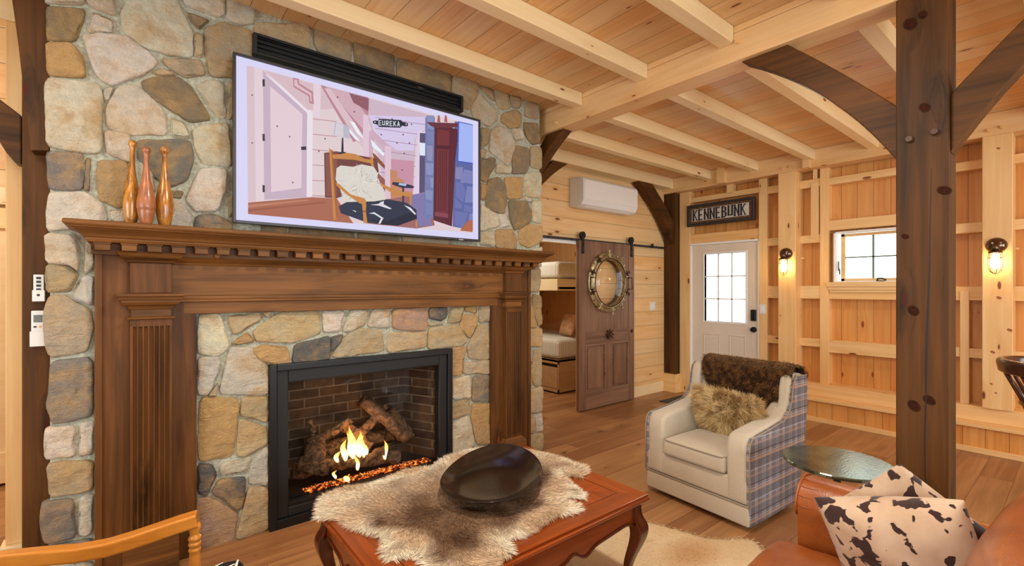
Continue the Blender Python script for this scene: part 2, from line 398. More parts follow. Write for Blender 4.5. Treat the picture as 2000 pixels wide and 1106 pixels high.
def base_of(p):
    b = Vector((0, 0, 0))
    while p is not None: b += Vector(p.get('_b', (0, 0, 0))); p = p.parent
    return b
def part(name, mb, mat, parent=None, bevel=0, seg=2, smooth=False, local=False, sub=0, fix=True):
    """link one mesh object; vertices are given in world coordinates unless local."""
    me = bpy.data.meshes.new(name)
    off = base_of(parent) if (parent is not None and not local) else Vector((0, 0, 0))
    me.from_pydata([(v[0] - off.x, v[1] - off.y, v[2] - off.z) for v in mb.v], [], mb.f)
    mats = mat if isinstance(mat, (list, tuple)) else [mat]
    for m in mats: me.materials.append(m)
    if len(mats) > 1: me.polygons.foreach_set('material_index', mb.mi)
    if any(c is not None for c in mb.c):
        at_ = me.attributes.new('Col', 'FLOAT_COLOR', 'CORNER'); arr = []
        for f, c in zip(mb.f, mb.c): arr += list(c or (1, 1, 1, 1)) * len(f)
        at_.data.foreach_set('color', arr)
    if fix:
        bm = bmesh.new(); bm.from_mesh(me); bmesh.ops.recalc_face_normals(bm, faces=bm.faces); bm.to_mesh(me); bm.free()
    if smooth: me.polygons.foreach_set('use_smooth', [True] * len(me.polygons))
    o = bpy.data.objects.new(name, me); COL.objects.link(o)
    if parent is not None: o.parent = parent
    if bevel:
        m = o.modifiers.new('bevel', 'BEVEL'); m.width = bevel; m.segments = seg; m.limit_method = 'ANGLE'; m.angle_limit = R(35)
        m.harden_normals = False
    if sub:
        m = o.modifiers.new('sub', 'SUBSURF'); m.levels = sub; m.render_levels = sub
    return o
def tag(o, label=None, cat=None, group=None, kind=None):
    if label: o['label'] = label
    if cat: o['category'] = cat
    if group: o['group'] = group
    if kind: o['kind'] = kind
    return o
def thing(name, base, label, cat, group=None, rz=0.0):
    o = bpy.data.objects.new(name, None); COL.objects.link(o); o.location = base; o['_b'] = tuple(base)
    o.rotation_euler = (0, 0, rz); o.empty_display_size = .1
    return tag(o, label, cat, group)
def struct(name, mb, mat, parent=None, bevel=0, label=None, **k):
    o = part(name, mb, mat, parent, bevel, **k); o['kind'] = 'structure'
    if label: o['label'] = label
    return o
def box(*a, **k): return MB().box(*a, **k)
def copy_tree(o, parent=None):
    c = o.copy(); COL.objects.link(c)
    if parent is not None: c.parent = parent
    for ch in [x for x in ALLCH.get(o.name, [])]: copy_tree(ch, c)
    return c
ALLCH = {}
def dup(root, delta, label, group=None):
    ALLCH.clear()
    for x in bpy.data.objects:
        if x.parent: ALLCH.setdefault(x.parent.name, []).append(x)
    c = copy_tree(root); c.location = root.location + Vector(delta); c['label'] = label
    if group: c['group'] = group
    return c
def holed(mb, u0, u1, z0, z1, holes, f):
    """cover rect u0..u1 z0..z1 with boxes leaving rectangular holes; f(u0,u1,z0,z1) adds a box."""
    us = sorted({u0, u1, *[h[0] for h in holes], *[h[1] for h in holes]}); zs = sorted({z0, z1, *[h[2] for h in holes], *[h[3] for h in holes]})
    for i in range(len(us) - 1):
        run = None
        for j in range(len(zs) - 1):
            um, zm = (us[i] + us[i + 1]) / 2, (zs[j] + zs[j + 1]) / 2
            if any(h[0] < um < h[1] and h[2] < zm < h[3] for h in holes):
                if run: f(us[i], us[i + 1], run[0], run[1]); run = None
            else: run = (run[0], zs[j + 1]) if run else (zs[j], zs[j + 1])
        if run: f(us[i], us[i + 1], run[0], run[1])
    return mb

# ================================================================== SETTING
ZC, ZF = 3.04, 2.94          # ceiling height over the near bay / the far bay
XB0, XB1 = 2.87, 3.05        # tie beam
struct('floor', box(-3.3, 6.2, -3.4, 7.0, -.12, 0), M['floor'])
struct('ceiling', box(-3.3, XB0 + .02, -3.4, 5.4, ZC, ZC + .08), M['ceil'])
struct('ceiling_far_bay', box(XB1 - .02, 6.2, -3.4, 3.9, ZF, ZF + .08).box(2.5, 6.2, 3.9, 7.0, ZF, ZF + .08), M['ceil'])
# entry wall (vertical boards) with door and window openings
DY0, DY1, DZ = 2.523, 3.415, 2.02
WY0, WY1, WZ0, WZ1 = 1.12, 1.745, 1.495, 2.035
mb = MB(); holed(mb, -3.4, 3.9, 0, 3.02, [(DY0, DY1, -1, DZ), (WY0, WY1, WZ0, WZ1)], lambda a, b, c, d: mb.box(5.99, 6.16, a, b, c, d))
struct('wall_right', mb, M['sideZ'])
# hall wall (level boards) with the bunk-room opening
mb = MB(); holed(mb, 2.6, 5.99, 0, 3.02, [(3.16, 4.16, -1, 1.975)], lambda a, b, c, d: mb.box(a, b, 3.76, 3.90, c, d))
struct('wall_back', mb, M['sideX'])
struct('trim_1', box(3.1, 4.2, 3.74, 3.76, 1.94, 1.98), M['winwhite'])
struct('trim_2', box(4.145, 4.165, 3.765, 3.905, 0, 1.97).box(3.155, 3.175, 3.765, 3.905, 0, 1.97), M['pineZ'])
# unseen sides of the room, with window openings for the daylight
mb = MB(); holed(mb, -3.3, 6.16, 0, 3.04, [(-.1, 2.5, .7, 2.4), (3.5, 5.3, .85, 2.35)], lambda a, b, c, d: mb.box(a, b, -3.4, -3.25, c, d))
struct('wall_rear', mb, M['sideX'])
mb = MB(); holed(mb, -3.4, 5.4, 0, 3.04, [(-.6, 1.8, .75, 2.35)], lambda a, b, c, d: mb.box(-3.4, -3.25, a, b, c, d))
struct('wall_left', mb, M['sideYl'])
# wall beside the chimney (far left) with an opening to the side room
mb = MB(); holed(mb, -3.3, -.2, 0, 3.04, [(-1.45, -.52, -1, 1.86)], lambda a, b, c, d: mb.box(a, b, 3.58, 3.70, c, d))
struct('wall_beside_chimney', mb, M['sideX'])
struct('wall_side_room', box(-3.3, 2.6, 5.0, 5.12, 0, 3.04).box(.2, .3, 3.7, 5.0, 0, 3.04), M['sideX'])
struct('trim_3', box(-.515, -.435, 3.50, 3.60, .10, 2.80), M['pineZ'], bevel=.004)
struct('baseboard_left', box(-.535, -.415, 3.47, 3.6, 0, .10), M['joistX'], bevel=.004)
struct('trim_4', box(-3.2, -.3, 3.48, 3.6, 2.80, 3.04), M['joistX'], bevel=.004)
struct('trim_5', box(-1.5, -.515, 3.54, 3.6, 1.86, 1.95), M['joistX'], bevel=.003)
# pale panelled door of the side room
d3 = struct('door_3', box(-1.35, -.58, 4.94, 4.99, .02, 2.0), M['joistX'], bevel=.004)
struct('door_rail', box(-1.25, -.68, 4.925, 4.945, .02, .24).box(-1.25, -.68, 4.925, 4.945, 1.86, 2.0), M['joistX'], d3)
struct('door_stile', box(-1.35, -1.25, 4.925, 4.945, .02, 2.0).box(-.68, -.58, 4.925, 4.945, .02, 2.0), M['pineZ'], d3)
# tie beam and joists
def beam(name, mb, mat, label, cat='beam', group=None, bev=.006):
    o = part(name, mb, mat, None, bev); tag(o, label, cat, group, 'structure'); return o
beam('tie_beam', box(XB0, XB1, -3.25, 3.76, 2.82, 2.995), M['beamY'], 'heavy pale pine tie beam running from chimney corner to dark post')
beam('tie_beam_cap_board', box(XB0 + .004, XB1 - .004, -3.25, 3.76, 2.998, ZC), M['beamY'], 'thin pine board lying on top of the tie beam')
nj = [2.63, 2.0, 1.38, .75, .12, -.50, -1.13, -1.75, -2.4]
for i, y in enumerate(nj):
    beam('ceiling_joist', box(-3.25, XB0, y, y + .092, 2.935, ZC), M['joistX'],
         ['pale pine ceiling joist nearest the stone chimney, above the television', 'pale pine ceiling joist second out from the stone chimney', 'pale pine ceiling joist third out from the stone chimney', 'pale pine ceiling joist fourth out from the chimney, meeting beam beside dark post'][i] if i < 4 else 'pale pine ceiling joist beyond the dark post, near room side',
         'joist', 'near bay ceiling joists')
fj = [3.05, 2.475, 1.88, 1.32, .71, .12, -.5, -1.1, -1.7, -2.3]
for i, y in enumerate(fj):
    beam('ceiling_joist', box(XB1, 5.78, y, y + .088, 2.828, ZF), M['joistX'],
         ['pine joist above the wall heat pump unit, nearest barn door wall', 'pine joist ending above the KENNEBUNK sign', 'pine joist ending over the timber with the smaller wall lamp', 'pine joist ending left of the dark post over the window', 'pine joist passing just behind the top of dark post'][i] if i < 5 else 'pine joist beyond the dark post on the far bay side',
         'joist', 'far bay ceiling joists')
beam('wall_plate', box(XB1, 5.75, 3.60, 3.76, 2.80, ZF), M['joistX'], 'pine wall plate beam above the barn door wall and heat pump')
beam('wall_plate', box(5.75, 5.95, -3.25, 3.76, 2.745, ZF), M['beamY'], 'pine wall plate beam along top of the entry wall')
n = 6
for y0, y1 in ((2.85, 2.955), (1.92, 1.985)):
    struct('trim_%d' % n, box(5.69, 5.75, y0, y1, 2.745, ZF).box(5.85, 5.95, y0 - .02, y1 - .05, 2.64, 2.745), M['pineZ'], bevel=.003); n += 1
# studs, girts, sill on the entry wall
def trim(mb, mat, bev=.003):
    global n
    o = struct('trim_%d' % n, mb, mat, bevel=bev); n += 1; return o
XS = 5.87
for y0, y1, z0, z1 in ((3.42, 3.575, 0, 2.745), (2.422, 2.52, .30, 2.745), (1.79, 1.873, .38, 2.745), (1.885, 1.963, 1.98, 2.60), (.98, 1.06, .38, 2.745), (.69, .75, .38, 1.4), (-.75, -.67, .38, 2.745), (-2.0, -1.92, .38, 2.745)):
    trim(box(XS, 6.0, y0, y1, z0, z1), M['pineZ'])
for y0, y1, z0, z1 in ((2.52, 3.42, 2.03, 2.157), (2.52, 3.42, 2.59, 2.655),
        (1.873, 2.422, 2.557, 2.645), (1.873, 2.422, 1.935, 2.025), (1.873, 2.422, 1.313, 1.457), (1.873, 2.422, .78, .87),
        (1.06, 1.79, 2.554, 2.63), (1.06, 1.79, 2.057, 2.165), (1.06, 1.79, 1.312, 1.385), (1.06, 1.79, .731, .865),
        (.0, .98, 2.50, 2.58), (.0, .98, 1.93, 2.02), (-.67, .98, 1.318, 1.445), (-.67, .98, .80, .885), (-.67, .0, 2.5, 2.6)):
    trim(box(XS + .012, 6.0, y0, y1, z0, z1), M['pineY'])
trim(box(5.79, 6.0, -3.2, 2.50, .252, .385), M['pineY'], .004)
trim(box(5.655, 5.99, -3.2, 2.50, .222, .252), M['pineY'], .004)
trim(box(5.69, 5.99, -3.2, 2.49, .0, .222), M['sideZ'], .002)
struct('baseboard_right', box(5.665, 5.70, -3.2, 2.495, 0, .048), M['pineY'], bevel=.004)
# pine timber posts that carry the lamps
def knot(par, X, px, py, ry, rz_, mat):
    c = at(px, py, X=X); prof = [(1.0, 0), (.95, -.0003), (.55, -.0004), (.001, -.0004)]; vs = []
    for q_, h in prof: vs += [(X + h, c.y + ry * q_ * math.cos(2 * math.pi * k / 20), c.z + rz_ * q_ * math.sin(2 * math.pi * k / 20) + ry * .25 * math.cos(2 * math.pi * k / 20) * q_) for k in range(20)]
    fs = [(i * 20 + k, i * 20 + (k + 1) % 20, (i + 1) * 20 + (k + 1) % 20, (i + 1) * 20 + k) for i in range(3) for k in range(20)]
    part('knot', MB().add(vs, fs), mat, par)
KD = plain('red_brown_knot', (50, 22, 10), .7, spec=.1, nscale=90, namt=.35); KB = plain('dark_knot_halo', (54, 33, 14), .7, spec=.1, nscale=60, namt=.3); KP = plain('pine_knot', (150, 84, 42), .45, nscale=90, namt=.35)
def tpost(y0, y1, lab):
    t = thing('timber_post', (5.85, (y0 + y1) / 2, .38), lab, 'post', 'pine timber posts on the entry wall')
    part('timber', box(5.75, 5.985, y0, y1, .385, 2.745), M['pineZ'], t, .006)
    for z in (1.62, 2.78):
        for dy in (.04, (y1 - y0) - .04):
            pass
    for sgn, y in ((-1, y0), (1, y1)):
        part('peg', MB().tube([(5.92, y, 1.77), (5.92, y + sgn * .025, 1.77)], .012, 8), M['pineZ'], t)
    return t
tpost(2.07, 2.255, 'tall pine timber post between entry door and window, carrying a caged lamp')
tp2 = tpost(.41, .595, 'tall cracked pine timber post with caged lamp, past the dark post')
for px, py, a_ in ((1951, 582, .013), (1972, 645, .013), (1939, 688, .012), (1936, 750, .008), (1945, 768, .007), (1950, 290, .009)): knot(tp2, 5.7501, px, py, a_ * 1.3, a_, KP)
part_ = MB().tube([(5.75, 2.20, 2.79), (5.725, 2.20, 2.79)], .014, 8).tube([(5.75, 2.12, 2.80), (5.725, 2.12, 2.80)], .014, 8).tube([(5.75, .55, 2.79), (5.725, .55, 2.79)], .014, 8).tube([(5.75, .47, 2.80), (5.725, .47, 2.80)], .014, 8)
trim(part_, M['pineZ'], 0)
# corner post and its boxed foot
o = part('corner_post', box(5.775, 5.875, 3.585, 3.76, .25, 2.745), M['darkZ'], None, .005); tag(o, 'dark-stained corner post between the barn door wall and entry door', 'post')
trim(box(5.755, 5.90, 3.565, 3.76, .025, .25).box(5.745, 5.90, 3.555, 3.76, 0, .03), M['pineY'])
struct('baseboard_back', box(4.06, 5.75, 3.75, 3.765, 0, .14), M['joistX'])
# dark corner/back posts hidden mostly by the chimney
o = part('post_behind_chimney', box(2.87, 3.05, 3.585, 3.755, 0, 2.82), M['darkZ'], None, .006); tag(o, 'dark timber post half hidden behind the right edge of chimney', 'post')
def brace(name, pts, axis, a, b, mat, lab, bev=.005):
    o = part(name, MB().prism(pts, axis, a, b), mat, None, bev); tag(o, lab, 'brace', 'dark curved knee braces'); return o
def arc(p0, p1, bow, n=12):
    """points from p0 to p1 bulging by bow to the left of the direction."""
    (x0, y0), (x1, y1) = p0, p1; dx, dy = x1 - x0, y1 - y0; L = math.hypot(dx, dy); nx, ny = -dy / L, dx / L
    return [(x0 + dx * t + nx * bow * 4 * t * (1 - t), y0 + dy * t + ny * bow * 4 * t * (1 - t)) for t in [i / n for i in range(n + 1)]]
# knee braces at the centre post (Y-Z plane)
low = arc((.594, 2.045), (1.352, 2.82), .068); up = arc((1.09, 2.82), (.594, 2.315), -.008)
brace('knee_brace', low + up, 'Y' if 0 else 'X', 2.905, 3.015, M['darkY'], 'dark curved brace from centre post up to the tie beam, chimney side')
m_ = .9965
brace('knee_brace', [(m_ - y, z) for y, z in low + up], 'X', 2.905, 3.015, M['darkY'], 'dark curved brace from centre post rising away from the chimney')
# braces at the chimney corner and hall corner
brace('knee_brace', arc((3.585, 2.12), (2.88, 2.82), -.06) + arc((3.10, 2.82), (3.585, 2.315), .008), 'X', 2.905, 3.015, M['darkY'], 'dark brace stub under the tie beam at the chimney corner')
brace('knee_brace', arc((3.05, 2.16), (3.72, 2.80), .06) + arc((3.50, 2.80), (3.05, 2.315), -.008), 'Y', 3.62, 3.73, M['darkX'], 'dark brace tip showing beside chimney under the hall wall plate')
brace('knee_brace', arc((5.775, 2.03), (4.99, 2.80), -.068) + arc((5.29, 2.80), (5.775, 2.36), .008), 'Y', 3.61, 3.72, M['darkX'], 'dark curved brace from the corner post up beside the heat pump')
# centre post
t = thing('centre_post', (2.97, .5, 0), 'massive dark-stained centre post with a long crack, behind leather sofa', 'post')
cp = box(2.875, 3.05, .403, .594, 0, 2.82)
part('timber', cp, M['darkZ'], t, .005)
pts = [(2.874, .474 + .006 * math.sin(z * 2.2) + .004 * noise.noise((z * 3, 0, 0)) - (z - 1.4) * .009, z) for z in np.linspace(.3, 1.98, 40)]
cr = MB(); vs = []; fs = []
for i, p in enumerate(pts):
    wd = .0028 * (1 - abs(i - 20) / 21.0) + .0006
    vs += [(2.8738, p[1] - wd, p[2]), (2.8738, p[1] + wd, p[2])]
    if i: fs.append((2 * i - 2, 2 * i - 1, 2 * i + 1, 2 * i))
part('crack', cr.add(vs, fs), M['blackm'], t)
for y, z in ((.542, 2.134), (.452, 2.146)):
    part('peg', MB().tube([(2.875, y, z), (2.857, y, z)], .016, 7), M['dkchair'], t, .002)
for px, py, a_, b_ in ((1778, 47, .021, .024), (1802, 29, .014, .016), (1806, 210, .017, .018), (1784, 607, .017, .019), (1785, 793, .019, .020), (1815, 782, .018, .017), (1844, 372, .020, .016), (1768, 462, .012, .010)):
    knot(t, 2.8751, px, py, a_ * 1.35, b_ * 1.35, KB); knot(t, 2.8747, px, py, a_, b_, KD)
for y, z, r in ((2.93, 2.875, .014), (1.35, 2.93, .014)):
    trim(MB().tube([(2.88, y, z), (2.848, y, z)], r, 8), M['pineZ'], 0)
# timbers left of the chimney
o = part('chimney_side_post', box(-.412, -.22, 3.16, 3.34, 0, 3.04), M['darkZ'], None, .006); tag(o, 'dark timber post left of the stone chimney holding two remotes', 'post')
def pxpoly(pts, Y): return [(at(x, y, Y=Y).x, at(x, y, Y=Y).z) for x, y in pts]
brace('knee_brace', pxpoly([(18, -60), (100, -60), (100, 300), (64, 300), (56, 230), (48, 165), (42, 110), (34, 50)], 3.12), 'Y', 3.06, 3.155, M['darkZ'], 'dark curved brace rising along the left edge of the chimney')
brace('knee_brace', pxpoly([(-60, 140), (0, 195), (43, 228), (43, 322), (28, 316), (14, 300), (0, 278), (-60, 215)], 3.2), 'Y', 3.18, 3.30, M['darkX'], 'dark knotty brace leaving the left post toward the picture edge')

# ------------------------------------------------------------------ chimney
STN = 'COTGDBPW'
SCOL = {'C': (232, 224, 204), 'O': (208, 168, 114), 'T': (200, 180, 148), 'G': (134, 130, 124), 'D': (92, 94, 100), 'B': (148, 130, 102), 'P': (186, 150, 130), 'W': (236, 232, 220)}
ZA, ZB, ZCm, ZD, ZE, ZG = (0, 0, .4521), (0, 450, .5931), (430, 50, .4068), (900, 0, .4521), (920, 400, .4159), (350, 560, .4935)
S = []
def stones(fr, txt):
    for ln in txt.strip().split('\n'):
        k, *nums = ln.replace(',', ' ').split(); v = [float(q) for q in nums]
        S.append((k, [(fr[0] + v[i] * fr[2], fr[1] + v[i + 1] * fr[2]) for i in range(0, len(v), 2)]))
stones(ZA, '''B 198,20 370,35 358,92 325,178 200,168
C 195,-60 360,-60 365,18 225,12 198,8
C 400,45 497,85 490,150 370,135
C 372,-60 497,-60 500,70 400,28 378,8
W 545,0 580,-60 740,-50 800,70 838,140 832,245 730,240 600,190 530,130 522,60
O 194,182 310,182 362,250 372,335 203,325
W 355,150 440,142 545,155 640,220 688,270 620,325 535,348 490,370 420,335 385,250
C 190,330 435,360 445,440 438,668 198,635
C 780,-60 975,-60 970,60 940,72 800,20
B 812,55 910,88 860,125 825,85
T 842,138 877,150 877,245 838,242
C 982,-60 1106,-60 1100,98 1040,108 978,82
T 880,130 960,90 1095,130 1090,335 905,330 885,200
T 695,250 870,255 892,322 800,335 720,285
B 612,345 690,325 780,332 830,375 915,515 820,528 700,450 620,388
C 505,375 590,360 660,420 715,490 724,582 560,580 462,552 455,470
C 448,560 560,572 590,690 545,698 462,662
C 735,500 800,530 828,598 745,588
G 594,602 825,600 840,690 810,780 740,808 640,748 600,685
C 845,370 900,340 968,350 978,508 940,508 900,450
C 832,562 870,540 988,525 1003,720 880,704 845,650
O 420,692 550,695 570,760 530,895 500,898 430,862 416,770
G 196,648 362,660 358,822 205,818
B 368,680 392,680 387,825 362,820
C 212,830 370,828 445,880 462,952 330,985 203,1000 200,905
C 600,695 660,740 672,832 610,805
C 862,728 980,725 978,820 940,912 840,915 803,860
C 742,858 800,885 838,940 815,990 720,980
G 850,930 930,922 1002,960 1010,1000 835,990
C 470,905 545,905 550,965 475,960
B 735,822 792,826 782,858 742,852
T 660,312 702,290 765,322 680,328
T 990,350 1012,350 1012,500 985,520
T 985,860 1015,830 1015,930 990,935
C 448,378 495,372 470,430 450,440''')
stones(ZCm, '''T 165,-20 435,-20 430,118 340,92 165,48
T 455,-20 635,-20 635,60 630,180 480,132 455,90
B 640,60 838,120 838,248 650,188
B 848,150 1112,215 1105,330 960,300 850,258
T 1120,235 1245,275 1192,382 1150,345 1112,320
B 200,950 320,960 320,1010 200,1000
B 335,965 640,985 650,1030 335,1012
B 665,985 860,1000 860,1045 665,1032
T 875,1005 1110,1028 1110,1060 875,1048''')
stones(ZD, '''T 0,335 82,365 70,420 40,472 0,462
C 80,395 152,480 160,520 125,548 60,512 45,470
T 85,368 135,382 148,440 98,395
T 143,383 207,400 217,468 175,472 155,440
T 213,408 262,425 257,468 222,462
O 180,492 240,470 268,490 262,548 215,554 178,525
T 283,440 336,450 336,516 278,502
B 273,528 336,530 347,618 310,624 280,582
C 133,560 165,542 205,560 240,625 210,718 123,652
T 88,550 127,560 117,627 85,642
C 220,555 265,550 277,602 240,608
B 233,625 295,640 302,700 287,748 225,752 226,672
T 303,633 347,633 352,732 303,722
B 88,690 150,678 152,715 110,788 86,778
C 155,705 222,725 217,752 150,747
B 123,775 165,765 202,810 202,880 187,927 113,902 108,822
O 190,765 267,763 270,857 204,862
C 275,755 330,735 352,750 352,857 284,847
T 84,640 112,645 107,682 84,690
O 86,785 117,800 107,862 84,862
C 84,880 162,930 167,977 84,1002
C 162,925 196,922 220,975 174,987
B 208,864 290,868 310,920 302,962 235,997 214,942
C 310,868 352,865 352,967 311,957
C 272,845 307,855 302,877 278,867
O 153,992 225,988 247,1030 242,1077 153,1072
O 248,1000 290,968 352,973 354,1042 300,1072 260,1057
C 84,1005 152,995 150,1067 84,1057
C 308,1074 354,1066 354,1100 308,1100''')
stones(ZE, '''C 290,260 332,260 332,292 284,292
T 273,308 327,298 330,375 320,412 273,407
C 268,418 287,416 285,467 266,467
B 290,418 332,430 335,562 318,572 290,500
O 268,478 290,474 314,577 270,582
O 273,585 335,580 335,667 273,667
T 270,680 292,680 282,742 270,737
T 296,684 332,680 334,802 326,852 298,852 279,790 288,742
T 272,770 288,800 290,852 272,852
T 273,870 325,852 337,870 337,972 310,982 273,972
T 273,985 297,990 299,1072 273,1077
C 301,985 337,975 343,1062 308,1072
T 278,1080 341,1074 341,1160 278,1160''')
stones(ZB, '''C 148,8 240,15 262,60 260,140 225,113 152,108
T 150,112 222,116 260,148 230,203 148,203
C 281,33 309,30 309,122 277,145
W 266,153 307,148 307,252 230,226
T 163,214 210,214 302,266 307,330 287,402 160,420 143,350 143,262
G 168,430 307,418 307,612 175,642 153,582
C 148,650 248,645 248,748 143,757
C 262,640 307,630 307,737 257,748
T 153,767 307,757 307,857 163,884
G 138,897 242,887 253,1012 143,1038 133,962
C 260,882 307,867 305,987 291,1008 257,1012
G 153,1042 305,1017 305,1085 153,1100
C 150,1108 305,1093 305,1180 150,1190''')
stones(ZG, '''C 80,110 165,108 202,237 160,277 72,267 72,170
T 190,115 327,100 327,132 215,197
O 208,226 270,180 302,216 230,234
C 332,100 372,98 345,124
T 290,177 400,100 557,96 562,187 450,224 310,220
C 568,97 655,92 641,177 573,184
C 677,92 750,90 740,152 677,182 647,177
C 765,90 837,86 834,162 745,160
P 845,88 987,80 982,172 920,177 848,167
D 993,82 1064,80 1062,117 1040,137 991,127
T 1078,80 1127,80 1112,142 1063,147
O 1132,78 1182,75 1180,107 1130,97
T 1190,75 1235,72 1235,137 1187,142
O 1118,112 1180,108 1179,152 1150,207 1113,162
T 1185,152 1232,145 1232,292 1150,287 1141,237
T 990,160 1110,150 1142,212 1120,237 983,250
T 984,140 1057,145 988,157
T 830,180 980,178 980,242 823,264
T 600,286 640,208 710,165 802,173 817,257
D 605,200 650,190 641,217 600,265
D 447,302 460,227 600,195 600,287 520,300
O 288,252 330,230 430,240 442,302 375,310 320,292
C 158,427 180,330 200,240 290,240 352,315 354,432
C 72,280 167,278 162,342 115,432 72,432
T 110,435 157,378 147,437
O 80,440 242,440 217,672 73,697
T 250,438 354,435 354,542 243,512
T 238,520 352,560 352,622 255,677 226,672
C 273,782 290,690 354,625 354,787
C 163,702 287,670 265,742 163,747
D 74,703 130,705 150,747 110,832 76,822
D 128,822 160,765 264,755 262,832 240,892 188,857
P 68,840 130,835 237,902 217,1032 68,1068
T 273,797 354,795 354,987 223,1022
O 1080,242 1137,235 1117,352 1078,357
T 1128,302 1235,290 1235,347 1126,347
C 1080,367 1157,350 1157,442 1080,447
G 1165,355 1232,350 1232,457 1160,457
T 1080,460 1152,445 1152,507 1078,532
O 1160,465 1237,462 1237,622 1180,627 1158,532
C 1080,547 1150,508 1174,627 1150,652 1078,690
T 1180,635 1237,630 1237,760 1150,760
T 1080,700 1140,665 1140,790 1080,800''')
stone_mb = MB()
def chaikin(p, k=2, q=.18):
    for _ in range(k):
        r = []
        for i in range(len(p)):
            a, b = p[i], p[(i + 1) % len(p)]
            r += [(a[0] * (1 - q) + b[0] * q, a[1] * (1 - q) + b[1] * q), (a[0] * q + b[0] * (1 - q), a[1] * q + b[1] * (1 - q))]
        p = r
    return p
def resample(p, n):
    L = [math.dist(p[i], p[(i + 1) % len(p)]) for i in range(len(p))]; T = sum(L); out = []; i = 0; acc = 0
    for k in range(n):
        d = T * k / n
        while acc + L[i] < d: acc += L[i]; i += 1
        f = (d - acc) / L[i]; a, b = p[i], p[(i + 1) % len(p)]
        out.append((a[0] + (b[0] - a[0]) * f, a[1] + (b[1] - a[1]) * f))
    return out
def add_stone(pts, key, y0=3.052, rough=1.0):
    """pts in wall coordinates (x, z)."""
    sd = random.random() * 50
    cx0 = sum(q[0] for q in pts) / len(pts); cz0 = sum(q[1] for q in pts) / len(pts)
    pts = [(x + (x - cx0) / (math.hypot(x - cx0, z - cz0) + 1e-6) * .003, z + (z - cz0) / (math.hypot(x - cx0, z - cz0) + 1e-6) * .003) for x, z in pts]
    p = chaikin(pts, 2, .09); ar = abs(sum(p[i][0] * p[(i + 1) % len(p)][1] - p[(i + 1) % len(p)][0] * p[i][1] for i in range(len(p)))) / 2
    size = math.sqrt(ar); n_ = int(min(56, max(20, size * 190))); p = resample(p, n_)
    cx = sum(q[0] for q in p) / n_; cz = sum(q[1] for q in p) / n_
    p = [(x + .0045 * noise.noise((x * 22 + sd, z * 22, 1)), z + .0045 * noise.noise((x * 22 + sd, z * 22, 9))) for x, z in p]
    h = .020 + random.random() * .012
    rings = [(0.0, 1, -.02), (0.0, 1, .5 * h), (.003, 1, .82 * h), (.009, 1, .95 * h), (0, .86, h), (0, .66, h), (0, .42, h), (0, .2, h)]
    vs = []; tx, tz = (random.random() - .5) * .03, (random.random() - .5) * .03
    for ins, sc, dep in rings:
        for x, z in p:
            dx, dz = cx - x, cz - z; d = math.hypot(dx, dz) + 1e-6
            k = min(.9, ins / d); X, Z = x + dx * k, z + dz * k
            if sc < 1: X, Z = cx + (X - cx) * sc, cz + (Z - cz) * sc
            rl = 0
            if dep > .5 * h:
                rl = rough * (.015 * noise.noise((X * 7 + sd, Z * 7, sd)) + .009 * noise.noise((X * 24 + sd, Z * 30, sd)) + .003 * noise.noise((X * 60, Z * 70, sd)))
                rl += (X - cx) * tx + (Z - cz) * tz
            vs.append((X, y0 - dep - rl, Z))
    fs = [(r * n_ + k, r * n_ + (k + 1) % n_, (r + 1) * n_ + (k + 1) % n_, (r + 1) * n_ + k) for r in range(len(rings) - 1) for k in range(n_)]
    fs.append(tuple((len(rings) - 1) * n_ + k for k in range(n_)))
    b = SCOL[key]; j = random.uniform(.93, 1.05)
    c = lin((min(255, b[0] * j * random.uniform(.98, 1.02)), min(255, b[1] * j), min(255, b[2] * j * random.uniform(.95, 1.03))))
    stone_mb.add(vs, fs, 0, c)
for k, px in S:
    pts = [tuple(at(x, y, Y=3.03)[i] for i in (0, 2)) for x, y in px]
    cxm = sum(q[0] for q in pts) / len(pts)
    pts = [(x, max(.0, min(3.06, z))) for x, z in pts]
    add_stone(pts, k)
xs = [.45, .86, 1.22, 1.66, 2.03]; zs = [1.83, 2.14, 2.44, 2.72]      # stones behind the television
for i in range(4):
    for j in range(3):
        g = .012; jit = lambda: random.uniform(-.02, .02)
        add_stone([(xs[i] + g + jit() * .4, zs[j] + g), (xs[i + 1] - g + jit() * .4, zs[j] + g + jit() * .3), (xs[i + 1] - g, zs[j + 1] - g + jit() * .3), (xs[i] + g, zs[j + 1] - g)], random.choice('CTBTC'))
ch = MB()
IX0, IX1, IZ1 = .614, 1.858, .975
holed(ch, -.305, 2.772, 0, 3.04, [(IX0, IX1, -1, IZ1)], lambda a, b, c, d: ch.box(a, b, 3.047, 3.13, c, d))
holed(ch, -.19, 2.76, 0, 3.04, [(IX0 - .05, IX1 + .05, -1, IZ1 + .05)], lambda a, b, c, d: ch.box(a, b, 3.13, 3.575, c, d))
chim = struct('wall_chimney', ch, M['mortar'], label='tall field stone chimney wall with grey mortar')
st = struct('stone_facing', stone_mb, M['stone'], chim, label='large cream, tan and grey field stones', smooth=True)

